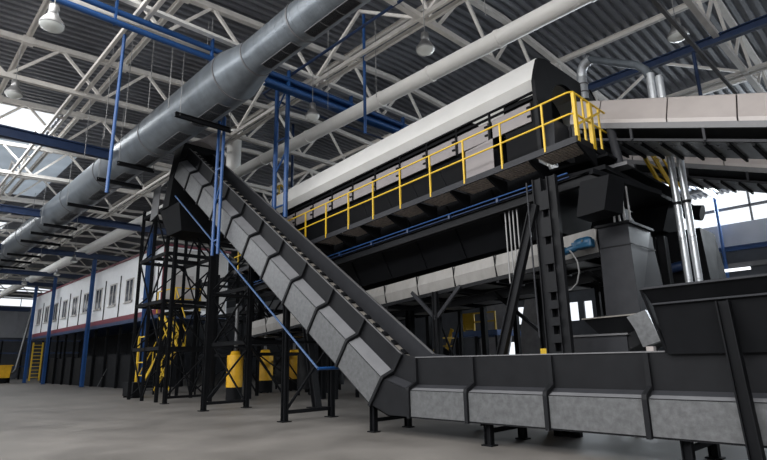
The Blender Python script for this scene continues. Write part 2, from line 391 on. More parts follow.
# ------------------------------------------------------------------ near conveyor: floor trough and incline
K = 8.65                                   # near face plane
tr = thing('scraper_conveyor', (-8, 9.3, 0), 'long dark grey trough conveyor with galvanised side panels, level at right then climbing steeply left', 'conveyor')
AL = math.atan(.712)
xc = -9.0
flat = dict(org=(-8.35, 0, 0), D=(1, 0, 0), N=(0, 0, 1))
inc = dict(org=(-9.12, 0, 1.22), D=(-math.cos(AL), 0, math.sin(AL)), N=(math.sin(AL), 0, math.cos(AL)))
ZB, ZL, ZT = .40, 1.0, 1.63                # bottom, ledge, top of the level run
def prof_side(sgn, off=0):                 # folded outline of one side, seen along the run
    yn = K if sgn > 0 else 10.12; s = sgn
    return yn, s
LEVEL_S = (0, 10.5); INC_S = (0, 15.2)
def add_run(F, s0, s1, zb, zl, zt, rise=.06):
    P = lambda s, y, w: V(F['org'])+V(F['D'])*s+V((0, y, 0))+V(F['N'])*w
    # upper walls (near, far), with folded lip
    m = MB(); m.strip([(K+.29, zl+rise), (K+.27, zt)], s0=s0, s1=s1, t=.02, **F); m.build('near_upper_wall', 'dark', tr)
    m = MB(); m.strip([(K+.05, zl-.04), (K+.29, zl+rise)], s0=s0, s1=s1, t=.012, **F); m.build('ledge', 'mid', tr)
    m = MB(); m.strip([(K+.02, zb), (K+.02, zl-.04)], s0=s0, s1=s1, t=.02, **F)
    m.strip([(K+.02, zb), (10.1, zb)], s0=s0, s1=s1, t=.02, **F); m.strip([(10.1, zb), (10.1, zl), (9.97, zl+.06)], s0=s0, s1=s1, t=.02, **F)
    m.build('lower_box', 'dark', tr)
    m = MB(); m.strip([(9.95, zl), (9.97, zt)], s0=s0, s1=s1, t=.02, **F); m.build('far_upper_wall', 'mid', tr)
    for y0, y1 in ((K+.23, K+.29), (9.94, 10.02)):
        m = MB(); m.strip([(y0, zt), (y1, zt)], s0=s0, s1=s1, t=.02, **F); m.build('rim_flange', 'rim', tr)
    return P
Pf = add_run(flat, .0, 10.5, ZB, ZL, ZT)
# incline coordinates: w=0 is the outer ledge height
IB, IL, IT = -.76, 0.0, .62
Pi = add_run(inc, 0.0, 15.2, IB, IL, IT, .12)
# transition plates at the bend
def poly_xz(pts, y, t): return [V((x, y, z)) for x, z in pts], (0, t, 0)
b0 = Pi(0, 0, IB); b1 = Pi(0, 0, IL-.04)
p, e = poly_xz([(-8.35, ZB), (-8.35, ZL-.04), (b1.x, b1.z), (b0.x, b0.z), (-9.0, ZB)], K, .03); MB().prism(p, e).build('bend_side_plate', 'dark', tr)
p, e = poly_xz([(-8.35, ZB), (-8.35, ZL), (b1.x, b1.z), (b0.x, b0.z), (-9.0, ZB)], 10.08, .03); MB().prism(p, e).build('bend_side_plate', 'dark', tr)
MB().prism([(-9.0, K, ZB), (-8.35, K, ZB), (-8.35, K, ZB+.02), (-8.98, K, ZB+.02)], (0, 1.46, 0)).build('bend_bottom', 'dark', tr)
MB().prism([(b0.x, K, b0.z), (-9.0, K, ZB), (-8.98, K, ZB+.02), (b0.x+.02, K, b0.z+.02)], (0, 1.46, 0)).build('bend_bottom', 'dark', tr)
c0 = Pi(0, 0, IL+.06); c1 = Pi(0, 0, IT)
m = MB(); m.plate((-8.35, K+.05, ZL-.04), (b1.x, K+.05, b1.z), (c0.x, K+.29, c0.z), (-8.35, K+.29, ZL+.06), .012); m.build('bend_ledge', 'mid', tr)
p, e = poly_xz([(-8.35, ZL+.05), (-8.35, ZT), (c1.x, c1.z), (c0.x, c0.z)], K+.27, .02); MB().prism(p, e).build('bend_upper_plate', 'dark', tr)
p, e = poly_xz([(-8.35, ZL+.05), (-8.0, ZT), (c1.x, c1.z), (c0.x, c0.z)], 9.96, .02); MB().prism(p, e).build('bend_upper_plate', 'mid', tr)
# ribs
def rib(P, s, zb, zl, zt, nm='rib', wd=.075, rise=.06):
    a = [(K+.26, zt-.01), (K+.26, zl+rise+.04), (K+.02, zl-.02), (K-.01, zl-.06), (K-.01, zb-.01)]
    o = [(K+.19, zt-.01), (K+.19, zl+rise+.07), (K-.05, zl+.02), (K-.065, zl-.05), (K-.065, zb-.01)]
    m = MB()
    for i in range(4):
        A = [P(s-wd/2, *a[i]), P(s-wd/2, *a[i+1]), P(s-wd/2, *o[i+1]), P(s-wd/2, *o[i])]
        B = [P(s+wd/2, *a[i]), P(s+wd/2, *a[i+1]), P(s+wd/2, *o[i+1]), P(s+wd/2, *o[i])]
        m.loft(A, B)
    m.build(nm, 'dark', tr)
level_ribs = [0.02, 1.56, 3.27, 4.92, 6.6, 8.25, 9.9]
for s in level_ribs: rib(Pf, s, ZB, ZL, ZT)
inc_ribs = [0.0]+[1.5*k for k in range(1, 11)]
for s in inc_ribs: rib(Pi, s, IB, IL, IT, rise=.12)
def gpanel(P, s0, s1, zb, zl, rise=.06, lab=None):
    m = MB(); A = [P(s0, K, zb), P(s1, K, zb), P(s1, K, zl), P(s0, K, zl)]
    B = [p_+V((0, -.02, 0)) for p_ in A]; m.loft(A, B); m.build('galvanised_panel', 'galv', tr, lab)
    m = MB(); m.loft([P(s0, K+.02, zl), P(s1, K+.02, zl), P(s1, K+.27, zl+rise+.015), P(s0, K+.27, zl+rise+.015)],
                     [P(s0, K, zl+.015), P(s1, K, zl+.015), P(s1, K+.27, zl+rise+.04), P(s0, K+.27, zl+rise+.04)]); m.build('ledge_strip', 'ledge', tr)
for a, b in zip(level_ribs[:-1], level_ribs[1:]): gpanel(Pf, a+.05, b-.05, ZB+.03, ZL-.05)
for a, b in zip(inc_ribs[:-1], inc_ribs[1:]): gpanel(Pi, a+.05, b-.05, IB+.03, IL-.05, .13)
# belt, cleats and chain guide
F = dict(org=inc['org'], D=inc['D'], N=inc['N'])
MB().strip([(K+.3, .05), (9.94, .05)], s0=-.4, s1=14.8, t=.02, **F).build('belt', 'belt', tr)
MB().strip([(K+.3, 1.28), (9.94, 1.28)], s0=.3, s1=10.4, t=.02, **flat).build('belt', 'belt', tr)
MB().strip([(K+.29, IT-.02), (K+.48, IT-.02)], s0=-.2, s1=14.8, t=.02, **F).build('chain_guide', 'chain', tr)
s = 0.0
while s < 14.6:
    A = [Pi(s, K+.32, IT-.01), Pi(s+.15, K+.32, IT-.01), Pi(s+.15, K+.45, IT-.01), Pi(s, K+.45, IT-.01)]
    MB().loft(A, [a+V(inc['N'])*.035 for a in A]).build('chain_link_plate', 'black', tr)
    s += .375
# legs of the level run
for x in (-9.65, -6.45, -3.0, .2):
    for y in (8.82, 9.95):
        l = MB(); l.ibeam((x, y, 0.02), (x, y, (ZB if x > -9 else .75)), .13, .14); l.box(x-.12, x+.12, y-.1, y+.1, 0, .025); l.build('leg', 'black', tr)
    MB().beam((x, 8.82, .26), (x, 9.95, .26), .06, .08).build('leg_tie', 'black', tr)
# trestles under the incline
def trestle(x, y0, y1, zt, lab, z2=.25):
    t = thing('support_trestle', (x, (y0+y1)/2, 0), lab, 'trestle', 'trestles under the incline')
    for y in (y0, y1):
        MB().ibeam((x, y, .02), (x, y, zt), .15, .16).build('leg', 'black', t)
        MB().box(x-.16, x+.16, y-.14, y+.14, 0, .025).build('base_plate', 'black', t)
    MB().beam((x, y0, z2), (x, y1, z2), .09, .1).build('lower_tie', 'black', t)
    z = z2; k = 0
    while z < zt-1:
        z1 = min(z+1.9, zt-.1)
        MB().beam((x, y0, z1), (x, y1, z1), .07, .08).build('cross_tie', 'black', t)
        MB().beam((x, (y0, y1)[k % 2], z), (x, (y1, y0)[k % 2], z1), .06).build('diagonal_brace', 'black', t)
        z = z1; k += 1
    return t
trestle(-13.2, 8.75, 10.38, 3.5, 'black two-legged trestle under the incline, nearest to the level trough')
trestle(-18.5, 8.95, 10.6, 7.0, 'tall black two-legged trestle under the upper incline, left of the yellow drum')
trestle(-23.3, 9.55, 11.4, 8.9, 'tall black two-legged trestle left of the incline head')
# head box at the top of the incline
h = thing('incline_head', (-22, 9.4, 7.6), 'dark head box and drive platform at the top of the incline', 'machine')
e0 = Pi(15.0, 0, IB); e1 = Pi(15.0, 0, IT+.2)
MB().prism([(e0.x, K-.03, e0.z), (e1.x, K-.03, e1.z), (e1.x-.9, K-.03, e1.z), (e0.x-1.0, K-.03, e0.z-1.2), (e0.x-.3, K-.03, e0.z-1.2)], (0, 1.55, 0)).build('head_housing', 'black', h)
MB().loft([(-23.2, 8.7, 8.1), (-21.2, 8.7, 8.1), (-21.2, 10.3, 8.1), (-23.2, 10.3, 8.1)], [(-22.9, 9, 7.0), (-21.5, 9, 7.0), (-21.5, 10.2, 7.0), (-22.9, 10.2, 7.0)]).build('discharge_hopper', 'black', h)
MB().box(-25.5, -19.2, 10.3, 12.4, 7.5, 7.62).build('platform', 'black', h)
MB().box(-25.2, -23.6, 10.5, 12, 7.62, 9.2).build('drive_cabinet', 'black', h)
MB().box(-21.8, -20.2, 10.5, 12, 7.62, 8.9).build('drive_cabinet', 'dark', h)
MB().plate((-25.6, 9.2, 8.2), (-24.7, 9.2, 8.4), (-24.6, 9.2, 9.8), (-25.4, 9.2, 9.7), .03).build('light_sheet', 'rim', h, 'light grey sheet')
# black steel tower(s)
def tower(x0, x1, y0, y1, zt, levels, lab, nx=2):
    t = thing('steel_tower', ((x0+x1)/2, (y0+y1)/2, 0), lab, 'tower', 'black steel towers')
    xs = [lerp(x0, x1, i/(nx-1)) for i in range(nx)]
    for x in xs:
        for y in (y0, y1):
            MB().ibeam((x, y, .0), (x, y, zt), .13, .13).build('column', 'black', t)
    for z in levels:
        b = MB()
        for y in (y0, y1): MB().beam((x0, y, z), (x1, y, z), .1, .16).build('floor_beam', 'black', t)
        for x in xs: MB().beam((x, y0, z), (x, y1, z), .1, .16).build('floor_beam', 'black', t)
    zz = [0.1]+list(levels)
    for k, (a, c) in enumerate(zip(zz[:-1], zz[1:])):
        for i in range(nx-1):
            for y in (y0, y1):
                q = (xs[i], xs[i+1]) if (k+i) % 2 else (xs[i+1], xs[i])
                MB().beam((q[0], y, a), (q[1], y, c), .06).build('diagonal_brace', 'black', t)
        MB().beam((x0, y0, a), (x0, y1, c), .06).build('diagonal_brace', 'black', t)
        MB().beam((x1, y1, a), (x1, y0, c), .06).build('diagonal_brace', 'black', t)
    return t
tower(-27.9, -24.6, 9.7, 12.0, 9.3, (2.3, 4.4, 6.6, 8.9), 'tall black braced tower in front of the white cabin corner', 3)
tower(-22.8, -19.8, 11.3, 13.2, 7.5, (2.4, 4.6, 6.9), 'black braced tower behind the tall trestle under the incline head', 2)
tower(-31.5, -24.5, 14.6, 17.6, 6.6, (2.0, 4.2, 6.3), 'black braced tower deep behind the yellow drums', 4)
# blue sloping pipe
t = thing('sloping_pipe', (-16, 8.5, 1.3), 'long thin blue pipe sloping down beneath the incline', 'pipe')
MB().tube([(-21.0, 8.45, 8.25), (-11.3, 8.45, 1.42)], .03, 10).build('pipe_run', 'navy2', t)
MB().tube([(-11.3, 8.45, 1.42), (-11.3, 10.4, 1.42)], .04, 8).build('cross_pipe', 'blue', t)

# ------------------------------------------------------------------ trommel machine with hood, walkway
SL = .068
def Z(z, x): return z + SL*(x+6.3)
XL, XR = -18.9, -6.3
ho = thing('trommel_hood', (-12, 13, 6), 'long tilted machine with a gleaming white sloping hood and rose-grey side doors', 'machine')
def run(prof, x0, x1, name, m, parent, lab=None, y0=0):
    b = MB(); b.loft([V((x0, y, Z(z, x0))) for y, z in prof], [V((x1, y, Z(z, x1))) for y, z in prof]); return b.build(name, m, parent, lab)
hood_sl = SL
run([(11.8, 8.06), (11.35, 8.44), (11.68, 9.16), (14.45, 9.16), (14.9, 8.5), (14.9, 8.06), (14.84, 8.06), (14.84, 8.48), (14.42, 9.1), (11.72, 9.1), (11.42, 8.46), (11.82, 8.1)], XL, XR-.02, 'hood_cover', 'white', ho, 'white hood cover')
run([(11.36, 8.1), (14.9, 8.1), (14.9, 6.2), (11.6, 6.2)], XL, XR-2.0, 'core', 'black', ho)
run([(11.28, 8.07), (11.34, 8.07), (11.34, 8.02), (11.28, 8.02)], XL, XR, 'rail', 'black', ho)
run([(11.28, 7.92), (11.34, 7.92), (11.34, 7.87), (11.28, 7.87)], XL, XR, 'rail', 'black', ho)
# side doors
x = XR-1.35; n = 0
def door(x0, x1):
    b = MB(); b.loft([V((x0+.05, 11.34, Z(7.8, x0))), V((x1-.05, 11.34, Z(7.8, x1))), V((x1-.05, 11.34, Z(7.3, x1))), V((x0+.05, 11.34, Z(7.3, x0)))],
                     [V((x0+.05, 11.30, Z(7.8, x0))), V((x1-.05, 11.30, Z(7.8, x1))), V((x1-.05, 11.30, Z(7.3, x1))), V((x0+.05, 11.30, Z(7.3, x0)))])
    o = b.build('side_door', 'pink', ho)
    for dz in (7.68, 7.44):
        MB().box(x1-.14, x1-.04, 11.27, 11.3, Z(dz, x1)-.025, Z(dz, x1)+.025).build('hinge', 'black', o)
door(XR-1.3, XR-.05)
while x > XL+1.1: door(x-1.12, x); x -= 1.12
x = XR-1.32
while x > XL: MB().beam((x, 11.3, Z(7.25, x)), (x, 11.3, Z(8.05, x)), .05, .05).build('door_post', 'black', ho); x -= 1.12
run([(11.55, 7.1), (11.6, 7.1), (11.75, 6.2), (11.7, 6.2)], XL, XR-1.3, 'lower_side_plate', 'dark', ho)
x = XR-2.2
while x > XL:
    MB().beam((x, 11.5, Z(7.1, x)), (x+.35, 11.6, Z(6.2, x)), .1, .05, (0, 1, 0)).build('side_rib', 'black', ho); x -= 1.12
# leaning light sheet against the side
b = MB(); b.plate((-8.4, 11.2, Z(6.35, -8.4)), (-7.5, 11.2, Z(6.35, -7.5)), (-7.5, 11.22, Z(7.25, -7.5)), (-8.4, 11.22, Z(7.2, -8.4)), .02)
b.build('loose_sheet', 'pink', None, 'pale lavender-grey sheet standing behind the yellow railing', 'sheet')
# end face with arched opening (YZ plane)
def end_face(x, name, m, parent, yc, zc, r, out, zb, t=.1):
    b = MB(); n = 20
    arc = [(yc-r*math.cos(math.pi*i/n), zc+r*math.sin(math.pi*i/n)) for i in range(n+1)]
    arc = [(yc-r, zb)]+arc+[(yc+r, zb)]
    def outp(i):
        f = i/(len(arc)-1); 
        # map along the outer outline by length
        L = [0]
        for a, c in zip(out[:-1], out[1:]): L.append(L[-1]+math.dist(a, c))
        s = f*L[-1]
        for k in range(len(L)-1):
            if s <= L[k+1]+1e-6:
                u = (s-L[k])/(L[k+1]-L[k]); return (lerp(out[k][0], out[k+1][0], u), lerp(out[k][1], out[k+1][1], u))
    O = [outp(i) for i in range(len(arc))]
    for i in range(len(arc)-1):
        q = [arc[i], arc[i+1], O[i+1], O[i]]
        b.loft([V((x, y, z)) for y, z in q], [V((x+t, y, z)) for y, z in q])
    return b.build(name, m, parent)
end_face(XR, 'end_plate', 'dark', ho, 12.95, 7.85, .92, [(11.33, 6.4), (11.3, 8.44), (11.64, 9.18), (14.47, 9.18), (14.95, 8.5), (14.95, 6.4)], 6.6)
m = MB(); m.tube([(XR-.6, 12.95, 7.75), (XR-.5, 12.95, 7.75)], .95, 32); m.build('drum_end', 'black', ho)
MB().box(XR-.9, XR+.0, 11.36, 11.45, 6.35, 8.0).build('end_side_plate', 'black', ho); MB().box(XR-1.3, XR, 14.8, 14.9, 6.35, 8.1).build('end_side_plate', 'black', ho)
b = MB(); b.plate((XR+.1, 14.47, 9.2), (XR+.1, 15.4, 8.4), (XR-.6, 15.4, 8.3), (XR-.6, 14.47, 9.1), .05); b.build('end_flap', 'dark', ho)
MB().prism([(XR+.1, 11.6, 7.3), (XR+.1, 12.3, 7.3), (XR+.1, 12.5, 6.3), (XR+.1, 11.5, 6.3)], (.25, 0, 0)).build('lower_chute_plate', 'mid', ho)
# hopper body beneath
run([(11.65, 6.2), (14.9, 6.2), (13.9, 4.65), (12.5, 4.65)], -18.9, XR-.2, 'hopper_body', 'black', ho)
x = XR-1.7
while x > -18.8:
    b = MB(); b.beam((x, 11.68, Z(6.1, x)), (x, 12.47, Z(4.68, x)), .07, .05, (1, 0, 0)); b.build('hopper_rib', 'black', ho); x -= 1.55

# walkway
wk = thing('walkway', (-10, 11, 6), 'raised steel walkway with grated floor along the machine side', 'walkway')
def zd(x): return 6.24 + SL*(x+5.0)
WX0, WX1 = -20.0, -5.0
b = MB(); b.beam((WX0, 10.68, zd(WX0)-.04), (WX1, 10.68, zd(WX1)-.04), .05, .15); b.build('edge_channel', 'mid', wk)
b = MB(); b.beam((WX1, 10.66, zd(WX1)-.04), (WX1, 12.9, zd(WX1)-.04), .05, .15); b.build('end_channel', 'dark', wk)
x = WX1
while x > WX0+.5:
    x2 = max(x-1.2, WX0)
    b = MB(); n = 12
    for i in range(n):
        xa = lerp(x2+.1, x-.1, (i+.5)/n); b.box(xa-.03, xa+.03, 10.72, 11.55, zd(xa)-.06, zd(xa)-.03)
    b.add([(x2+.08, 10.72, zd(x2)-.025), (x-.08, 10.72, zd(x)-.025), (x-.08, 11.55, zd(x)-.025), (x2+.08, 11.55, zd(x2)-.025)], [(0, 1, 2, 3)])
    b.build('grating', 'grate', wk)
    MB().prism([(x-.03, 10.72, zd(x)-.06), (x-.03, 11.55, zd(x)-.06), (x-.03, 11.55, zd(x)-.5), (x-.03, 10.72, zd(x)-.14)], (.05, 0, 0)).build('floor_bracket', 'black', wk)
    x = x2
b = MB(); b.ibeam((WX0, 11.5, zd(WX0)-.7), (-5.0, 11.5, zd(-5.0)-.7), .2, .26); b.build('main_beam', 'dark', wk)
for dy, dz, mm in ((0, -.42, 'navy'), (.06, -.34, 'blue')):
    MB().tube([(WX0, 11.36-dy, zd(WX0)+dz-.14), (-5.6, 11.36-dy, zd(-5.6)+dz-.14)], .02, 8).build('conduit', mm, wk)
x = -6
while x > WX0: MB().box(x, x+.06, 11.3, 11.4, zd(x)-.6, zd(x)-.48).build('conduit_clip', 'navy', wk); x -= 1.6
b = MB(); b.box(-5.9, -4.75, 11.4, 16.2, 5.62, 5.72); b.build('end_platform_beam', 'black', wk)
MB().box(-6.45, -4.75, 11.6, 16.2, 5.98, 6.04).build('end_platform', 'black', wk)
rl = thing('railing', (-10, 10.68, 6), 'yellow tubular safety railing along the walkway edge', 'railing')
for hgt in (1.1, .58):
    b = MB(); b.tube([(WX0, 10.66, zd(WX0)+hgt), (WX1-.1, 10.66, zd(WX1-.1)+hgt), (WX1, 10.72, zd(WX1)+hgt), (WX1, 12.3, zd(WX1)+hgt-.02)], .024, 8); b.build('top_rail' if hgt > 1 else 'mid_rail', 'yellow', rl)
for x in [-5.75-1.16*k for k in range(13)]:
    MB().beam((x, 10.66, zd(x)-.08), (x, 10.66, zd(x)+1.1), .04, .04).build('post', 'yellow', rl)
for y, w_ in ((10.75, .1), (11.15, .05), (11.5, .12), (11.95, .05)):
    MB().beam((WX1, y, zd(WX1)-.08), (WX1, y, zd(WX1)+1.08), w_, w_*.7).build('end_post', 'yellow', rl)
MB().beam((WX1+.05, 10.8, zd(WX1)+.35), (WX1+.05, 11.9, zd(WX1)+.95), .05).build('gate_bar', 'yellow', rl)
# yellow rail on end platform (farther)
t = thing('ladder_rail', (-4.9, 15, 6.05), 'yellow ladder handrails on the far platform under the upper conveyors', 'ladder')
for ya in (14.4, 15.45):
    MB().beam((-5.1, ya, 7.15), (-4.8, ya+.5, 6.0), .09, .06).build('stringer', 'yellow', t)
    MB().beam((-4.95, ya+.2, 7.1), (-4.65, ya+.7, 6.0), .04, .04).build('stringer', 'yellow', t)
for z in (6.3, 6.6, 6.9): MB().beam((-4.95, 14.9-(z-6.3)*.3, z), (-4.95, 15.7-(z-6.3)*.3, z), .03).build('rung', 'yellow', t)

# support column and brace
sc = thing('support_column', (-5.9, 10.85, 0), 'dark laced steel column carrying the walkway end, with batten plates', 'column')
for x in (-6.13, -5.77):
    b = MB(); b.ibeam((x, 10.85, .0), (x, 10.85, 5.6), .13, .22); b.build('flange_channel', 'dark', sc)
MB().box(-6.1, -5.8, 10.95, 10.98, .0, 5.6).build('back_plate', 'black', sc)
z = .35
zs = []
while z < 5.5: zs.append(z); z += .36 if z < 2.7 else .62
for a, b_ in zip(zs[:-1], zs[1:]):
    MB().box(-6.07, -5.83, 10.74, 10.77, a+.09, b_-.09).build('batten_plate', 'dark', sc)
MB().box(-6.2, -5.7, 10.72, 10.98, 0, .04).build('base_plate', 'dark', sc)
MB().ibeam((-6.2, 10.75, 5.0), (-7.95, 10.75, .05), .14, .2).build('raking_strut', 'dark', sc)
MB().tube([(-6.28, 10.62, 5.5), (-6.28, 10.62, 2.0)], .02, 6).build('conduit', 'mid', sc)
c2 = thing('support_column', (-10.75, 12.0, 0), 'dark post with V-shaped struts under the pale lower conveyor', 'column')
MB().ibeam((-10.6, 12.25, 0), (-10.6, 12.25, 3.55), .15, .16).build('shaft', 'dark', c2)
for dx in (-.95, .95): MB().beam((-10.6, 12.25, 2.75), (-10.6+dx, 12.25, 3.62), .08, .1).build('strut', 'mid', c2)
c3 = thing('support_column', (-15.8, 12.0, 0), 'dark post behind the lower incline under the pale conveyor', 'column')
MB().ibeam((-15.6, 12.25, 0), (-15.6, 12.25, 3.2), .15, .16).build('shaft', 'dark', c3)
for dx in (-.95, .95): MB().beam((-15.6, 12.25, 2.35), (-15.6+dx, 12.25, 3.25), .08, .1).build('strut', 'mid', c3)
for i, x in enumerate((-5.0, -8.6, -14.2, -19.6)):
    c = thing('support_column', (x, 14.9, 0), ['dark column behind the grey chute', 'dark column seen under the machine between strut and post', 'dark column in the shade left of the V-strut post', 'dark column behind the incline near the blue sloping pipe'][i], 'column')
    MB().ibeam((x, 14.9, 0), (x, 14.9, 4.6), .25, .25).build('shaft', 'black', c)
    MB().beam((x, 14.9, 2.2), (x-2.5, 14.9, 4.3), .1).build('diagonal_brace', 'black', c)
# conduits
for i, (x, y) in enumerate(((-7.95, 12.05), (-7.83, 12.05), (-7.72, 12.05), (-7.6, 12.05))):
    MB().tube([(x+.4, 11.6, 5.5), (x+.4, 11.6, 3.4)], .018, 6).build('vertical_conduit', 'cable', None, 'thin grey conduit in the bundle by the raking strut, %s from left' % ORD[i], 'conduit', 'conduits by the strut')
for i in range(4):
    x = -5.15+.12*i
    MB().tube([(x, 12.5, 4.56), (x, 12.5, 5.5)], .022, 6).build('vertical_conduit', 'cable', None, 'thin grey conduit rising from the grey chute top, %s from the left' % ORD[i], 'conduit', 'conduits over the chute')

# lower pale conveyor
lc = thing('covered_conveyor', (-11, 12.9, 3.5), 'pale covered conveyor sloping gently under the machine', 'conveyor')
def z2(x): return 4.55+.078*(x+5.5)
x = -5.5; k = 0
while x > -21:
    xb = x-1.45
    for (za, zb, ya) in ((0, -.56, 12.25),):
        b = MB(); b.loft([(x-.02, 12.3, z2(x)), (xb+.02, 12.3, z2(xb)), (xb+.02, 12.22, z2(xb)-.3), (x-.02, 12.22, z2(x)-.3)], [(x-.02, 12.36, z2(x)), (xb+.02, 12.36, z2(xb)), (xb+.02, 12.28, z2(xb)-.3), (x-.02, 12.28, z2(x)-.3)])
        b.loft([(x-.02, 12.22, z2(x)-.3), (xb+.02, 12.22, z2(xb)-.3), (xb+.02, 12.3, z2(xb)-.58), (x-.02, 12.3, z2(x)-.58)], [(x-.02, 12.28, z2(x)-.3), (xb+.02, 12.28, z2(xb)-.3), (xb+.02, 12.36, z2(xb)-.58), (x-.02, 12.36, z2(x)-.58)])
        b.build('side_panel', 'coverg', lc)
    MB().beam((xb, 12.2, z2(xb)), (xb, 12.28, z2(xb)-.58), .03, .03).build('joint', 'black', lc)
    MB().box(xb, x-.5, 12.36, 13.5, z2(x)-.72, z2(x)-.7).build('return_pan', 'galv', lc)
    MB().beam((xb, 12.3, z2(xb)-.7), (xb, 13.6, z2(xb)-.7), .08, .1).build('cross_beam', 'dark', lc)
    x = xb
MB().beam((-5.5, 12.33, z2(-5.5)-.64), (-21, 12.33, z2(-21)-.64), .1, .1).build('frame_rail', 'dark', lc)
MB().beam((-5.5, 13.55, z2(-5.5)-.5), (-21, 13.55, z2(-21)-.5), .1, .4).build('frame_rail', 'dark', lc)
MB().beam((-5.5, 12.9, z2(-5.5)-.2), (-21, 12.9, z2(-21)-.2), 1.0, .05).build('belt', 'belt', lc)
# second lower conveyor deeper in the shade
t = thing('deep_conveyor', (-12, 15.6, 3), 'dark open conveyor in the shade behind the pale one', 'conveyor')
MB().beam((-6, 15.2, 3.9), (-24, 15.2, 2.9), .1, .3).build('frame_rail', 'dark', t); MB().beam((-6, 16.4, 3.9), (-24, 16.4, 2.9), .1, .3).build('frame_rail', 'black', t)
for k in range(12): MB().box(-7.2-1.5*k, -6.2-1.5*k, 15.3, 16.3, 3.72-.082*k, 3.75-.082*k).build('return_pan', 'galv', t)
for x in (-7, -13, -19):
    for y in (15.2, 16.4): MB().beam((x, y, 0), (x, y, 3.7+.055*(x+7)), .12).build('leg', 'black', t)
    MB().beam((x, 15.2, .6), (x, 16.4, 3.0), .06).build('diagonal_brace', 'black', t); MB().beam((x, 16.4, .6), (x, 15.2, 3.0), .06).build('diagonal_brace', 'black', t)
# blue gear motor
gm = thing('gear_motor', (-5.85, 12.0, 4.05), 'teal blue gear motor mounted on the pale lower conveyor', 'motor')
MB().tube([(-5.92, 12.05, 4.17), (-5.88, 12.05, 4.17), (-5.62, 12.05, 4.19), (-5.56, 12.05, 4.19)], [.1, .14, .14, .11], 20).build('motor_body', 'motor', gm)
b = MB(); b.box(-5.95, -5.52, 11.93, 12.17, 4.06, 4.27); b.build('gearbox', 'motor', gm, bevel=.04)
MB().tube([(-6.2, 12.02, 4.06), (-6.15, 12.02, 4.06), (-5.98, 12.02, 4.09), (-5.9, 12.02, 4.1)], [.06, .085, .085, .06], 16).build('rear_housing', 'motor', gm)
MB().tube([(-6.28, 12.02, 4.05), (-6.2, 12.02, 4.06)], .1, 16).build('fan_cowl', 'motor', gm)
MB().tube([(-5.98, 12.0, 4.05), (-5.98, 12.0, 4.22)], .05, 12).build('terminal_box', 'motor', gm)
MB().tube([(-5.72, 11.9, 4.22), (-5.72, 11.93, 4.22)], .03, 10).build('bolt', 'galv', gm)
MB().tube([(-6.24, 11.9, 4.1), (-6.24, 11.93, 4.1)], .02, 10).build('bolt', 'galv', gm)
b = MB(); pts = [(-6.05, 11.92, 4.04), (-5.98, 11.9, 3.95), (-5.88, 11.9, 3.75), (-5.86, 11.9, 3.5), (-5.95, 11.92, 3.25), (-6.12, 11.95, 3.12), (-6.3, 12.0, 3.1)]
b.tube(pts, .018, 8).build('cable', 'cable', gm)

# grey chute
ch = thing('discharge_chute', (-5.1, 12.8, 2.4), 'tall dark grey rectangular discharge chute right of the blue motor', 'chute')
b = MB(); b.loft([(-5.48, 12.2, 2.4), (-4.72, 12.2, 2.4), (-4.55, 13.5, 2.4), (-5.48, 13.5, 2.4)], [(-5.44, 12.2, 4.5), (-4.74, 12.2, 4.5), (-4.74, 13.5, 4.5), (-5.44, 13.5, 4.5)]); b.build('chute_body', 'mid', ch, bevel=.008)
b = MB(); b.box(-5.5, -4.68, 12.14, 13.56, 4.5, 4.56); b.build('top_flange', 'dark', ch)
b = MB(); b.beam((-5.46, 12.19, 4.02), (-4.72, 12.19, 4.02), .015, .02); b.beam((-4.71, 12.2, 4.02), (-4.68, 13.5, 4.02), .015, .02); b.build('weld_seam', 'dark', ch)
sk = thing('skirted_hopper', (-5.3, 12.7, 1.6), 'flared dark hopper and belt skirt under the grey chute', 'hopper')
b = MB(); A = [(-5.95, 12.0, 2.42), (-4.62, 12.0, 2.45), (-4.62, 13.8, 2.45), (-5.95, 13.8, 2.42)]; B = [(-5.7, 12.25, 2.06), (-4.7, 12.25, 2.06), (-4.7, 13.6, 2.06), (-5.7, 13.6, 2.06)]
b.loft(A, B, False); b.build('flared_skirt', 'dark', sk)
b = MB(); 
b.beam((-5.95, 12.0, 2.42), (-4.62, 12.0, 2.45), .05, .03); b.beam((-4.62, 12, 2.45), (-4.62, 13.8, 2.45), .05, .03); b.beam((-5.95, 12, 2.42), (-5.95, 13.8, 2.42), .05, .03); b.build('lip', 'chain', sk)
b = MB(); b.box(-6.75, -4.95, 11.9, 13.6, 1.66, 2.02); b.build('belt_box', 'mid', sk, bevel=.01)
b = MB(); b.box(-6.8, -4.9, 11.85, 13.6, 2.02, 2.06); b.build('belt_box_top', 'rim', sk)
b = MB(); b.loft([(-4.95, 11.95, 1.7), (-4.5, 12.1, 1.95), (-4.5, 13.4, 1.95), (-4.95, 13.5, 1.7)], [(-4.95, 11.95, 2.02), (-4.5, 12.1, 2.3), (-4.5, 13.4, 2.3), (-4.95, 13.5, 2.02)]); b.build('tail_plate', 'dark', sk)
b = MB(); b.prism([(-4.82, 11.7, 2.38), (-4.42, 11.7, 2.5), (-4.3, 11.7, 2.2), (-4.68, 11.7, 2.12)], (0, .25, 0)); b.prism([(-4.68, 11.7, 2.12), (-4.3, 11.7, 2.2), (-4.2, 11.7, 1.86), (-4.56, 11.7, 1.75)], (0, .22, 0)); b.build('bent_guard', 'galv', sk, 'bare galvanised bent guard')
MB().box(-4.5, -4.36, 11.7, 11.85, 1.62, 1.76).build('bearing_block', 'fibre', sk)
for x in (-6.3, -5.0):
    for y in (12.0, 13.5): MB().beam((x, y, 0), (x, y, 1.66), .1).build('leg', 'black', sk)
t = thing('yellow_guard', (-6.5, 11.5, 0), 'small yellow guard peeking over the trough rim beside the laced column', 'guard')
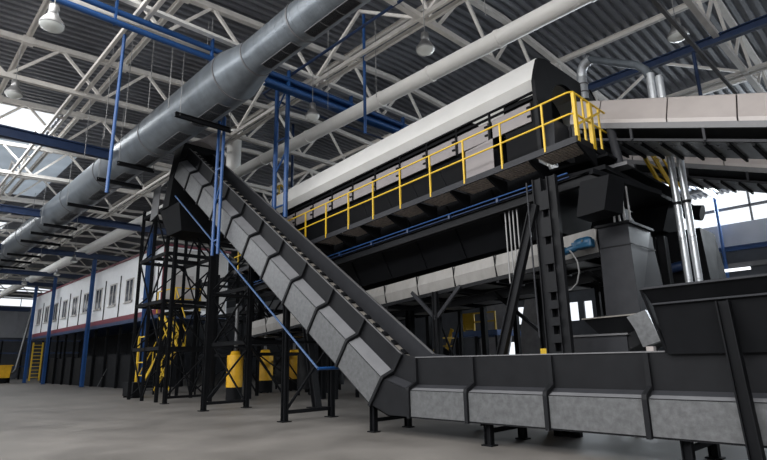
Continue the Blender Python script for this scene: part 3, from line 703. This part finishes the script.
MB().box(-6.75, -6.25, 11.4, 11.7, 1.2, 1.78).build('cover', 'yellow', t)
MB().box(-6.7, -6.3, 11.45, 11.65, 0, 1.2).build('pedestal', 'black', t)
# drive box under the walkway end
t = thing('drive_box', (-5.0, 11.4, 4.5), 'dark tapered drive box hanging under the walkway end', 'machine')
b = MB(); b.loft([(-5.35, 11.0, 4.55), (-4.72, 11.0, 4.6), (-4.62, 11.7, 4.6), (-5.35, 11.7, 4.55)], [(-5.2, 11.05, 5.35), (-4.55, 11.05, 5.35), (-4.5, 11.7, 5.35), (-5.2, 11.7, 5.35)]); b.build('box_body', 'black', t)
b = MB(); b.beam((-4.9, 11.0, 5.5), (-4.3, 13.2, 5.3), .1, .12); b.build('arm', 'black', t)
MB().tube([(-4.95, 12.35, 7.2), (-4.75, 12.2, 5.9)], .1, 14).build('downpipe', 'mid', t)
MB().box(-5.0, -4.5, 12.0, 12.4, 5.8, 5.88).build('foot_plate', 'rim', t)
# pipes
for i, x in enumerate((-4.28, -4.06)):
    t = thing('riser_pipe', (x, 14.25, 0), ('left' if i == 0 else 'right')+' one of two upright shiny galvanised pipes under the upper conveyors', 'pipe', 'riser pipes')
    MB().tube([(x, 14.25, 0), (x, 14.25, 7.4)], .085, 18).build('pipe_run', 'galvb', t)
    MB().tube([(x, 14.25, 5.2), (x, 14.25, 5.27)], .1, 18).build('clamp', 'dark', t)
t = thing('curved_pipe', (-5, 13.8, 7.6), 'segmented galvanised pipe arching from the hood corner onto the upper conveyor', 'pipe')
A = [(-6.2, 13.98, 8.7), (-6.2, 14.0, 9.45)]
MB().tube(A, .14, 18).build('riser', 'galvb', t)
arc = [(-6.2, 14.0, 9.4), (-6.17, 13.98, 9.62), (-6.05, 13.95, 9.76), (-5.85, 13.9, 9.8)]
MB().tube(arc, .14, 18).build('elbow', 'galvb', t)
MB().tube([(-5.85, 13.9, 9.8), (-5.3, 13.75, 9.42), (-4.9, 13.65, 9.15), (-4.5, 13.5, 8.86), (-4.3, 13.45, 8.62), (-4.2, 13.4, 8.35)], .1, 18).build('flexible_hose', 'galvd', t)
MB().tube([(-4.2, 13.4, 8.45), (-4.2, 13.4, 7.3)], .1, 18).build('inlet_stub', 'galvb', t)
MB().tube([(-4.0, 13.4, 8.3), (-4.0, 13.4, 7.2)], .09, 18).build('inlet_stub', 'galvb', t)
for z in (8.9, 9.15): MB().tube([(-6.2, 14, z), (-6.2, 14, z+.04)], .16, 18).build('coupling', 'rim', t)

# upper right feed conveyors
def feed(yn, zb0, xs, x0, x1, sl, lab, hh=.62, wd=1.5, nm='feed_conveyor'):
    t = thing(nm, (x1-2, yn+wd/2, zb0-2), lab, 'conveyor')
    f = lambda x: zb0+sl*(x+4.92)
    def seg(prof, xa, xb, name, m): b = MB(); b.loft([V((xa, y, f(xa)+z)) for y, z in prof], [V((xb, y, f(xb)+z)) for y, z in prof]); return b.build(name, m, t)
    for a, b in zip(xs[:-1], xs[1:]):
        seg([(yn, 0), (yn, .12), (yn+.3, .72), (yn+.5, .8), (yn+wd-.5, .8), (yn+wd-.3, .72), (yn+wd, .1), (yn+wd-.04, .1), (yn+wd-.33, .68), (yn+wd-.5, .76), (yn+.5, .76), (yn+.33, .68), (yn+.04, .1), (yn+.04, 0)], a+.015, b-.015, 'cover', 'fibre')
    seg([(yn-.03, -.12), (yn+.05, -.12), (yn+.05, .02), (yn-.03, .02)], x0, x1, 'frame_channel', 'rim')
    seg([(yn+wd-.05, -.35), (yn+wd+.03, -.35), (yn+wd+.03, .05), (yn+wd-.05, .05)], x0, x1, 'frame_channel', 'dark')
    seg([(yn+.1, -.02), (yn+wd-.1, -.02), (yn+wd-.1, -.06), (yn+.1, -.06)], x0, x1, 'belt', 'belt')
    seg([(yn+.02, -.42), (yn+.08, -.42), (yn+.08, -.36), (yn+.02, -.36)], x0, x1, 'lower_rail', 'mid')
    x = xs[0]
    while x < x1:
        MB().beam((x, yn, f(x)-.4), (x, yn, f(x)-.05), .05).build('stanchion', 'mid', t); x += 1.45
    seg([(yn+.1, -.40), (yn+wd, -.40), (yn+wd, -.42), (yn+.1, -.42)], x0, x1, 'belly_pan', 'galvb')
    x = xs[0]-.5
    while x < x1:
        MB().beam((x, yn+.05, f(x)-.46), (x, yn+wd, f(x)-.46), .05, .07).build('pan_rib', 'black', t); x += .42
    return t
feed(12.2, 6.98, [-5.85, -5.12, -3.62, -2.32, -1.0, .4, 1.8, 3.2], -5.7, 3.2, -.33, 'upper covered feed conveyor coming down from the machine mouth to the right edge')
feed(17.0, 7.15, [-7.6, -6.2, -4.8, -3.75, -2.4, -1.0, .4, 1.8, 3.2], -7.6, 3.2, -.36, 'second covered feed conveyor behind and below the first at right')
# vertical drop chute in the back
t = thing('rear_chute', (-5, 16.6, 2), 'dark rear chute behind the shiny upright pipes', 'chute')
b = MB(); b.loft([(-5.75, 16.2, 1.5), (-4.25, 16.2, 1.5), (-4.1, 17.6, 1.5), (-5.75, 17.6, 1.5)], [(-5.65, 16.2, 4.95), (-4.4, 16.2, 4.95), (-4.4, 17.5, 4.95), (-5.65, 17.5, 4.95)]); b.build('chute_body', 'black', t)
b = MB(); b.loft([(-5.75, 15.8, 4.96), (-5.2, 15.8, 4.96), (-5.2, 16.8, 4.96), (-5.75, 16.8, 4.96)], [(-6.0, 15.6, 5.6), (-4.9, 15.6, 5.6), (-4.9, 16.8, 5.6), (-6.0, 16.8, 5.6)]); b.build('inlet_hood', 'black', t)
MB().tube([(-5.2, 16, 3.9), (-4.9, 16, 3.95)], .13, 14).build('drive_motor', 'navy', t)
MB().tube([(-5.6, 18.0, 6.4), (-5.1, 18.0, 5.85), (-4.75, 18.0, 5.75)], .24, 12).build('exhaust_elbow', 'black', t)

# rear trommel in the shade
t = thing('rear_machine', (-14, 20, 4), 'second dark machine body standing behind the white-hooded one', 'machine')
b = MB(); b.loft([(-7, 17.5, 7.4), (-7, 20.5, 7.4), (-7, 20.2, 4.6), (-7, 17.9, 4.6)], [(-24, 17.5, 6.4), (-24, 20.5, 6.4), (-24, 20.2, 3.6), (-24, 17.9, 3.6)]); b.build('machine_body', 'black', t)
for x in (-8, -13, -18, -23):
    for y in (17.9, 20.2): MB().beam((x, y, 0), (x, y, 4.4+(x+8)*.058), .2).build('leg', 'black', t)
# blue platform with yellow rail and white frames beyond
t = thing('blue_platform', (-17, 18.6, 0), 'blue-edged platform with a yellow guard rail seen between the V-strut post and raking strut', 'platform')
MB().box(-17.6, -14.9, 21.5, 23.5, 2.62, 2.88).build('deck', 'blue', t)
for x in (-17.4, -16.2, -15.0):
    for y in (21.6, 23.4): MB().beam((x, y, 0), (x, y, 2.62), .12).build('leg', 'dark', t)
for z in (3.3, 3.72): MB().beam((-16.9, 21.6, z), (-15.0, 21.6, z), .07).build('rail', 'yellow', t)
for k in range(4): MB().beam((-16.9+k*.62, 21.6, 2.88), (-16.9+k*.62, 21.6, 3.75), .07).build('post', 'yellow', t)
MB().box(-16.9, -16.3, 21.62, 21.66, 2.95, 3.7).build('mesh_panel', 'yellow', t)
for k in range(7): MB().box(-19.6+.18*k, -19.3+.18*k, 21.6, 22.5, .2+.4*k, .26+.4*k).build('stair_tread', 'yellow', t)
for y in (21.6, 22.5): MB().beam((-19.7, y, 0), (-18.4, y, 3.1), .06, .2).build('stringer', 'yellow', t)
# beige-white clad frames near the back wall
for pts, lab in (((-20.6, -18.5, -17.0, -19.2), 'grey leaning cover panel left of the raking strut in the background'), ((-17.9, -16.0, -14.6, -16.5), 'grey leaning cover panel between the raking strut and laced column')):
    b = MB(); b.plate((pts[0], 27, 0), (pts[1], 27, 0), (pts[2], 27, 5.2), (pts[3], 27, 5.2), .12); b.build('cover_panel', 'shade', None, lab, 'panel')

# ------------------------------------------------------------------ right-hand hopper over the trough
hp = thing('loading_hopper', (-1, 9.2, 1.6), 'large black loading hopper with flared lip over the right end of the trough', 'hopper')
b = MB(); b.loft([(-3.22, 8.5, 2.56), (3, 8.5, 2.62), (3, 8.56, 2.62), (-3.22, 8.56, 2.56)], [(-3.16, 8.66, 2.34), (3, 8.66, 2.4), (3, 8.72, 2.4), (-3.16, 8.72, 2.34)]); b.build('flared_lip', 'black', hp)
b = MB(); b.loft([(-3.16, 8.68, 2.34), (3, 8.68, 2.4), (3, 8.72, 2.4), (-3.16, 8.72, 2.34)], [(-3.08, 8.82, 1.6), (3, 8.82, 1.6), (3, 8.86, 1.6), (-3.08, 8.86, 1.6)]); b.build('front_wall', 'black', hp)
b = MB(); b.beam((-3.23, 8.48, 2.57), (3, 8.48, 2.63), .03, .03); b.beam((-3.17, 8.64, 2.34), (3, 8.64, 2.4), .03, .025); b.build('edge_bead', 'mid', hp)
b = MB(); b.plate((-3.22, 8.5, 2.56), (-3.22, 10.6, 2.56), (-3.08, 10.1, 1.62), (-3.08, 8.82, 1.62), .04); b.build('end_wall', 'black', hp)
b = MB(); b.plate((-3.2, 10.5, 2.5), (3, 10.5, 2.5), (3, 10.0, 1.62), (-3.08, 10.0, 1.62), .04); b.build('back_wall', 'black', hp)
b = MB(); b.ibeam((-2.06, 8.47, .02), (-2.2, 8.62, 2.3), .17, .16); b.box(-2.2, -1.92, 8.33, 8.6, 0, .03); b.build('support_leg', 'black', hp)

# ------------------------------------------------------------------ white cabin on bunkers
cb = thing('sorting_cabin', (-52, 15, 4.6), 'long white raised cabin with a row of windows and maroon trim', 'cabin')
CY = 13.5; CX0, CX1 = -70, -34.6; CB, CT = 4.75, 9.1
MB().box(CX0, CX1, CY, CY+4.5, CB, CT).build('cabin_body', 'office', cb)
MB().box(CX0-.1, CX1+.1, CY-.06, CY+4.6, CT, CT+.16).build('roof_trim', 'maroon', cb)
MB().box(CX0-.1, CX1+.1, CY-.06, CY+.05, CB-.05, CB+.3).build('base_trim', 'maroon', cb)
MB().box(CX0-.1, CX1+.1, CY-.12, CY+4.6, CB-.3, CB-.05).build('base_beam', 'navy', cb)
MB().box(CX1-.02, CX1+.06, CY-.06, CY+.1, CB, CT).build('corner_trim', 'maroon', cb)
MB().box(CX1-.02, CX1+.06, CY+.1, CY+4.4, CB+.3, CT-.1).build('end_panel', 'beige', cb, 'beige end wall of the cabin')
MB().box(CX1+.05, CX1+.1, CY+.6, CY+2.0, CB+.3, CB+2.5).build('end_door', 'fibre', cb)
wx = [-67.3, -64.1, -60.7, -57.4, -54.1, -50.8, -47.4, -44.0, -40.5, -36.9]
for x in wx:
    f = MB(); a, c, z0, z1 = x-.75, x+.75, 5.95, 7.65; y = CY-.05
    f.box(a, c, y, CY+.02, z0, z0+.1); f.box(a, c, y, CY+.02, z1-.1, z1); f.box(a, a+.1, y, CY+.02, z0, z1); f.box(c-.1, c, y, CY+.02, z0, z1); f.box(x-.05, x+.05, y, CY+.02, z0, z1); f.box(a-.05, c+.05, y-.08, y, z0-.06, z0)
    w_ = f.build('window', 'beige', cb)
    MB().box(a+.08, c-.08, CY-.02, CY-.005, z0+.08, z1-.08).build('pane', 'glass', w_)
    MB().box(x+1.55, x+1.6, CY-.07, CY, CB+.3, CT-1.0).build('downpipe', 'dark', cb)
# bunkers below
for k in range(9):
    x1 = -39.6-2.9*k; x0 = x1-2.85
    t = thing('bunker_bay', ((x0+x1)/2, 14.2, 0), 'black sheet bunker front under the white cabin, %s counting from the near right end' % ORD[k], 'bunker', 'bunker fronts')
    MB().box(x0, x1, 13.9, 13.98, 0.02, 2.3+.1*(k % 2)).build('front_sheet', 'black', t)
    MB().box(x1-.08, x1, 13.98, 17.5, 0.02, 2.3).build('side_sheet', 'black', t)
    MB().ibeam((x1-.05, 13.8, 0), (x1-.05, 13.8, 4.5), .16, .16).build('post', 'black', t)
    MB().box(x0, x1, 17.3, 17.4, 0, 4.4).build('back_sheet', 'black', t)
t = thing('loose_strip', (-44, 13.75, 0), 'thin pale strip leaning against the black bunker fronts', 'strip')
MB().beam((-46.0, 13.6, .02), (-45.0, 13.86, 1.35), .05, .02).build('strip', 'rim', t)

# yellow stair tower beside the cabin
st = thing('stair_tower', (-30, 12.6, 0), 'yellow zigzag access stair climbing to the near end of the white cabin', 'stairs')
def flight(xa, za, xb, zb, y0, y1):
    for y in (y0, y1):
        MB().beam((xa, y, za), (xb, y, zb), .05, .2).build('stringer', 'yellow', st)
        MB().tube([(xa, y, za+1.0), (xb, y, zb+1.0)], .03, 8).build('handrail', 'yellow', st)
        for f in (0, .33, .66, 1): MB().beam((lerp(xa, xb, f), y, lerp(za, zb, f)), (lerp(xa, xb, f), y, lerp(za, zb, f)+1.0), .04).build('baluster', 'yellow', st)
    n = 9
    for i in range(n): 
        f = (i+.5)/n; x, z = lerp(xa, xb, f), lerp(za, zb, f); MB().box(x-.13, x+.13, y0, y1, z-.02, z+.02).build('tread', 'dark', st)
flight(-33.2, .05, -30.4, 2.3, 12.0, 12.9); flight(-30.2, 2.4, -32.6, 4.4, 12.95, 13.3)
MB().box(-30.4, -29.2, 12.0, 13.4, 2.28, 2.36).build('landing', 'black', st)
MB().box(-31.0, -28.6, 11.9, 13.4, 4.3, 4.38).build('landing', 'black', st)
for (p, q) in (((-31, 11.9, 4.4), (-31, 11.9, 5.6)), ((-28.6, 11.9, 4.4), (-28.6, 11.9, 5.6)), ((-28.6, 13.3, 4.4), (-28.6, 13.3, 5.6))): MB().beam(p, q, .06).build('guard_post', 'yellow', st)
MB().tube([(-31, 11.9, 5.6), (-28.6, 11.9, 5.6), (-28.6, 13.3, 5.6)], .035, 8).build('guard_rail', 'yellow', st)
MB().tube([(-31, 11.9, 5.0), (-28.6, 11.9, 5.0), (-28.6, 13.3, 5.0)], .03, 8).build('guard_rail', 'yellow', st)
MB().tube([(-28.6, 11.9, 5.6), (-27.2, 11.9, 3.9)], .035, 8).build('guard_rail', 'yellow', st)
for x in (-33.2, -30.9, -28.7):
    for y in (12.0, 13.35): MB().beam((x, y, 0), (x, y, 4.3), .08).build('leg', 'black', st)
for z0, z1 in ((.2, 2.2), (2.3, 4.2)):
    MB().beam((-30.9, 12.0, z0), (-28.7, 12.0, z1), .05).build('diagonal_brace', 'yellow', st); MB().beam((-28.7, 12.0, z0), (-30.9, 12.0, z1), .05).build('diagonal_brace', 'yellow', st)
t = thing('floor_box', (-29.2, 10.4, 0), 'small black equipment box on the floor left of the tall trestle', 'box')
MB().box(-30.0, -28.6, 10.1, 10.6, .08, .75).build('box_body', 'black', t)
for x in (-29.8, -29.3, -28.8): MB().box(x-.06, x+.06, 10.1, 10.6, 0, .08).build('foot', 'black', t)
t = thing('yellow_gate', (-31, 10.9, 0), 'upright yellow guard frame behind the small black floor box', 'guard')
MB().box(-32.4, -32.3, 11.5, 11.6, 0, 3.2).build('post', 'yellow', t); MB().box(-31.2, -31.1, 11.5, 11.6, 0, 3.2).build('post', 'yellow', t)
for z in (1.0, 1.7, 2.4, 3.1): MB().box(-32.3, -31.2, 11.53, 11.57, z, z+.06).build('rail', 'yellow', t)

# yellow drums
def drum(x, y, r, zb, zt, lab):
    t = thing('yellow_drum', (x, y, 0), lab, 'drum', 'yellow drums')
    MB().tube([(x, y, zb), (x, y, zt)], r, 28).build('drum_shell', 'drum', t)
    MB().tube([(x, y, zt), (x, y, zt+.04), (x, y, zt+.16), (x, y, zt+.18)], [r*.8, r*.6, r*.55, r*.3], 24).build('lid', 'drum', t)
    b = MB()
    b.tube([(x, y, .05), (x, y, zb)], r*.97, 24); b.build('skirt', 'black', t)
    for k in range(6):
        a = k*math.pi/3; MB().box(x+r*.8*math.cos(a)-.05, x+r*.8*math.cos(a)+.05, y+r*.8*math.sin(a)-.05, y+r*.8*math.sin(a)+.05, 0, .08).build('foot', 'black', t)
    MB().tube([(x, y, zt+.1), (x, y, zt+2.2)], .08, 10).build('filler_pipe', 'galv', t)
drum(-21.75, 11.85, .34, .6, 1.92, 'yellow drum-shaped unit on a black skirt, seen between the tall trestle legs')
drum(-26.6, 16.3, .44, .65, 2.1, 'yellow drum-shaped unit deeper in the shade, right of the nearest one')
drum(-26.9, 18.4, .44, .65, 2.1, 'yellow drum almost hidden behind the trestle under the incline, farthest')
# dark columns and clutter in the shaded zone behind
for i, (x, y) in enumerate(((-22.6, 16.2), (-20.6, 19), (-17.5, 20.5), (-25, 20), (-29, 19))):
    t = thing('tank_stand', (x, y, 0), 'dark upright vessel in the shade under the machines, %s of five' % ORD[i], 'vessel', 'dark vessels')
    MB().tube([(x, y, .3), (x, y, 1.9), (x, y, 2.1)], [.45, .45, .2], 20).build('shell', 'dark', t)
    for k in range(3):
        a = k*2.1; MB().beam((x+.35*math.cos(a), y+.35*math.sin(a), 0), (x+.35*math.cos(a), y+.35*math.sin(a), .5), .08).build('leg', 'black', t)
t = thing('leaning_post', (-16.8, 12.2, 0), 'dark thick post leaning slightly beneath the lower incline', 'post')
MB().ibeam((-16.2, 12.1, 0), (-17.2, 12.1, 4.2), .25, .25).build('shaft', 'dark', t); MB().box(-16.5, -15.9, 11.85, 12.35, 0, .03).build('base_plate', 'black', t)

# yellow valve wheel behind incline head
t = thing('valve_wheel', (-24, 15.5, 10), 'yellow round handwheel on the pipework right of the white riser', 'valve')
MB().tube([V((-23.6+.5*math.cos(a), 15.0, 10.25+.5*math.sin(a))) for a in [2*math.pi*k/24 for k in range(25)]], .05, 8, False).build('rim', 'yellow', t)
MB().beam((-24.1, 15, 10.25), (-23.1, 15, 10.25), .06).build('spoke', 'yellow', t); MB().beam((-23.6, 15, 9.75), (-23.6, 15, 10.75), .06).build('spoke', 'yellow', t)
MB().tube([(-23.6, 15, 10.25), (-23.6, 15.8, 10.25), (-23.6, 15.8, 14.5)], .08, 8).build('stem', 'navy', t)
MB().tube([(-23, 15.8, 9.6), (-16, 15.8, 9.6)], .15, 12).build('cross_pipe', 'blue', t)

# far left objects
t = thing('yellow_bin', (-70, 10.9, 0), 'small bright yellow bin at the left picture edge', 'bin')
MB().loft([(-70.6, 10.6, .55), (-69.4, 10.6, .55), (-69.4, 11.9, .55), (-70.6, 11.9, .55)], [(-70.7, 10.4, 1.75), (-69.3, 10.4, 1.75), (-69.3, 12.0, 1.75), (-70.7, 12.0, 1.75)]).build('bin_body', 'drum', t)
MB().box(-70.8, -69.2, 10.3, 12.1, 1.75, 1.85).build('rim', 'drum', t)
MB().box(-70.5, -69.5, 10.7, 11.7, 0, .55).build('base', 'black', t)
t = thing('bent_pipe', (-71.5, 12.3, 0), 'galvanised pipe rising beside the yellow bin and bending at its foot', 'pipe')
MB().tube([(-71.5, 12.15, 1.0), (-71.5, 12.5, 1.0), (-71.5, 12.75, 1.4), (-71.5, 13.6, 8.2)], .13, 12).build('pipe_run', 'galv', t)
MB().box(-71.7, -71.3, 12.0, 12.3, 0, 1.1).build('pipe_foot', 'black', t)
t = thing('far_ladder', (-78, 15, 0), 'yellow ladder frame under the far end of the cabin', 'ladder')
for y in (15.4, 16.4): MB().beam((-78, y, 0), (-78, y, 4.5), .15).build('stringer', 'yellow', t)
for k in range(10): MB().beam((-78, 15.4, .4+.42*k), (-78, 16.4, .4+.42*k), .08).build('rung', 'yellow', t)
t = thing('far_rack', (-90, 16, 0), 'dark storage rack along the far end wall', 'rack')
for k in range(12): MB().box(-90.2, -90, 2+k*2.4, 2.2+k*2.4, 0, 5.2).build('upright', 'black', t)
for z in (1.6, 3.4, 5.1): MB().box(-90.2, -90, 2, 29, z, z+.2).build('shelf_beam', 'navy', t)
for k in range(11): MB().box(-91.5, -90.3, 2.3+k*2.4, 4.2+k*2.4, .05, 1.5+.2*(k % 3)).build('stacked_load', 'walld', t)
t = thing('navy_gantry', (-80, 14, 5), 'navy horizontal gantry beam at far left below the roof', 'beam')
MB().ibeam((-80, -4, 8.6), (-80, 16, 8.6), .3, .5).build('beam_run', 'navy', t)
MB().ibeam((-80, 9.5, 0), (-80, 9.5, 8.4), .25, .25).build('post', 'blue', t)

# right background: blue pipes, lit tube
for i, (x, z0, z1) in enumerate(((-10.0, 2, 12.5), (-6.6, 9.6, 12.6), (-13.6, 6, 10.2), (-12.9, 6, 10.4))):
    t = MB().tube([(x, 41.2, z0), (x, 41.2, z1)], .11 if i == 0 else .07, 8)
    t.build('wall_pipe', 'blue' if i == 0 else 'navy', None, ['tall blue pipe on the bright back wall at right', 'short navy pipe by the right picture edge on the back wall', 'thin dark pipe on the back wall, left of the tall blue pipe, farther one', 'thin dark pipe on the back wall, left of the tall blue pipe, nearer one'][i], 'pipe', 'back wall pipes')
MB().ibeam((-30, 41.3, 8.35), (10, 41.3, 8.35), .3, .3).build('wall_beam', 'blue', None, 'blue horizontal beam along the back wall at right', 'beam')
MB().tube([(-13, 41, 6.9), (-8.6, 41, 6.9)], .1, 10).build('tube_light', 'tube', None, 'glowing white strip light low at the right edge', 'light')
MB().box(-14, -2, 41.5, 41.9, 7.1, 7.4).build('wall_ledge', 'rim', None, 'pale horizontal ledge on the back wall at right', 'ledge')

# ------------------------------------------------------------------ light and camera
w = MB(); w.box(-104, 12, -14.2, -14, 0, 12.2); w.build('wall_near', 'wall', kind='structure')
w = MB(); w.box(12, 12.2, -14, 42, 0, 12.6); w.build('wall_right', 'wall', kind='structure')
def area(name, x0, x1, y0, y1, z, watts, col=(1, 1, 1)):
    l = bpy.data.lights.new(name, 'AREA'); l.shape = 'RECTANGLE'; l.size = x1-x0; l.size_y = y1-y0; l.energy = watts; l.color = col
    o = bpy.data.objects.new(name, l); COL.objects.link(o); o.location = ((x0+x1)/2, (y0+y1)/2, z)
    return o
area('roof_area_light', -17, 11, -13, 2.5, 13.3, 8500, (1, .98, .95))  # added lamp out of view, brightens the hood and other upper surfaces
def warea(name, x0, x1, z0, z1, y, watts, sgn, col=(1, 1, 1)):
    o = area(name, x0, x1, 0, z1-z0, 0, watts, col); o.location = ((x0+x1)/2, y, (z0+z1)/2); o.rotation_euler = (math.radians(90*sgn), 0, 0)
warea('near_fill_light', -45, 10, 10.8, 12.8, -13.7, 7000, 1)  # added fill lamp for the front faces; the near wall has no window
warea('back_window_daylight', -22, 10, 10.2, 12.7, 41.7, 7000, -1, (.85, .93, 1))
area('roof_area_light', -33, -29.4, -13, 5.4, 13.9, 2800, (.95, .98, 1))
area('roof_area_light', -62, -56, -13, 6, 13.9, 5500, (.95, .98, 1))
area('roof_area_light', -86, -80, -13, 6, 13.9, 5500, (.95, .98, 1))
wd = bpy.data.worlds.new('overcast_sky'); SC.world = wd; wd.use_nodes = True
nt = wd.node_tree; bg = nt.nodes['Background']; bg.inputs[0].default_value = (.90, .95, 1.0, 1); bg.inputs[1].default_value = 1.5
cam = bpy.data.cameras.new('camera'); co = bpy.data.objects.new('camera', cam); COL.objects.link(co); SC.camera = co
cam.sensor_width = 36; cam.lens = 540/767*36; cam.clip_end = 400; cam.clip_start = .05
a, p, c = math.radians(46.2), math.radians(13.52), math.radians(-1.17)
fwd = V((-math.sin(a)*math.cos(p), math.cos(a)*math.cos(p), math.sin(p))); right = V((math.cos(a), math.sin(a), 0)); up = right.cross(fwd)
r2 = right*math.cos(c)+up*math.sin(c); u2 = -right*math.sin(c)+up*math.cos(c)
mw = Matrix((r2, u2, -fwd)).transposed().to_4x4(); mw.translation = V((0, 0, 1.6)); co.matrix_world = mw
SC.view_settings.view_transform = 'Standard'; SC.view_settings.look = 'None'; SC.view_settings.gamma = 1; SC.view_settings.exposure = -.3
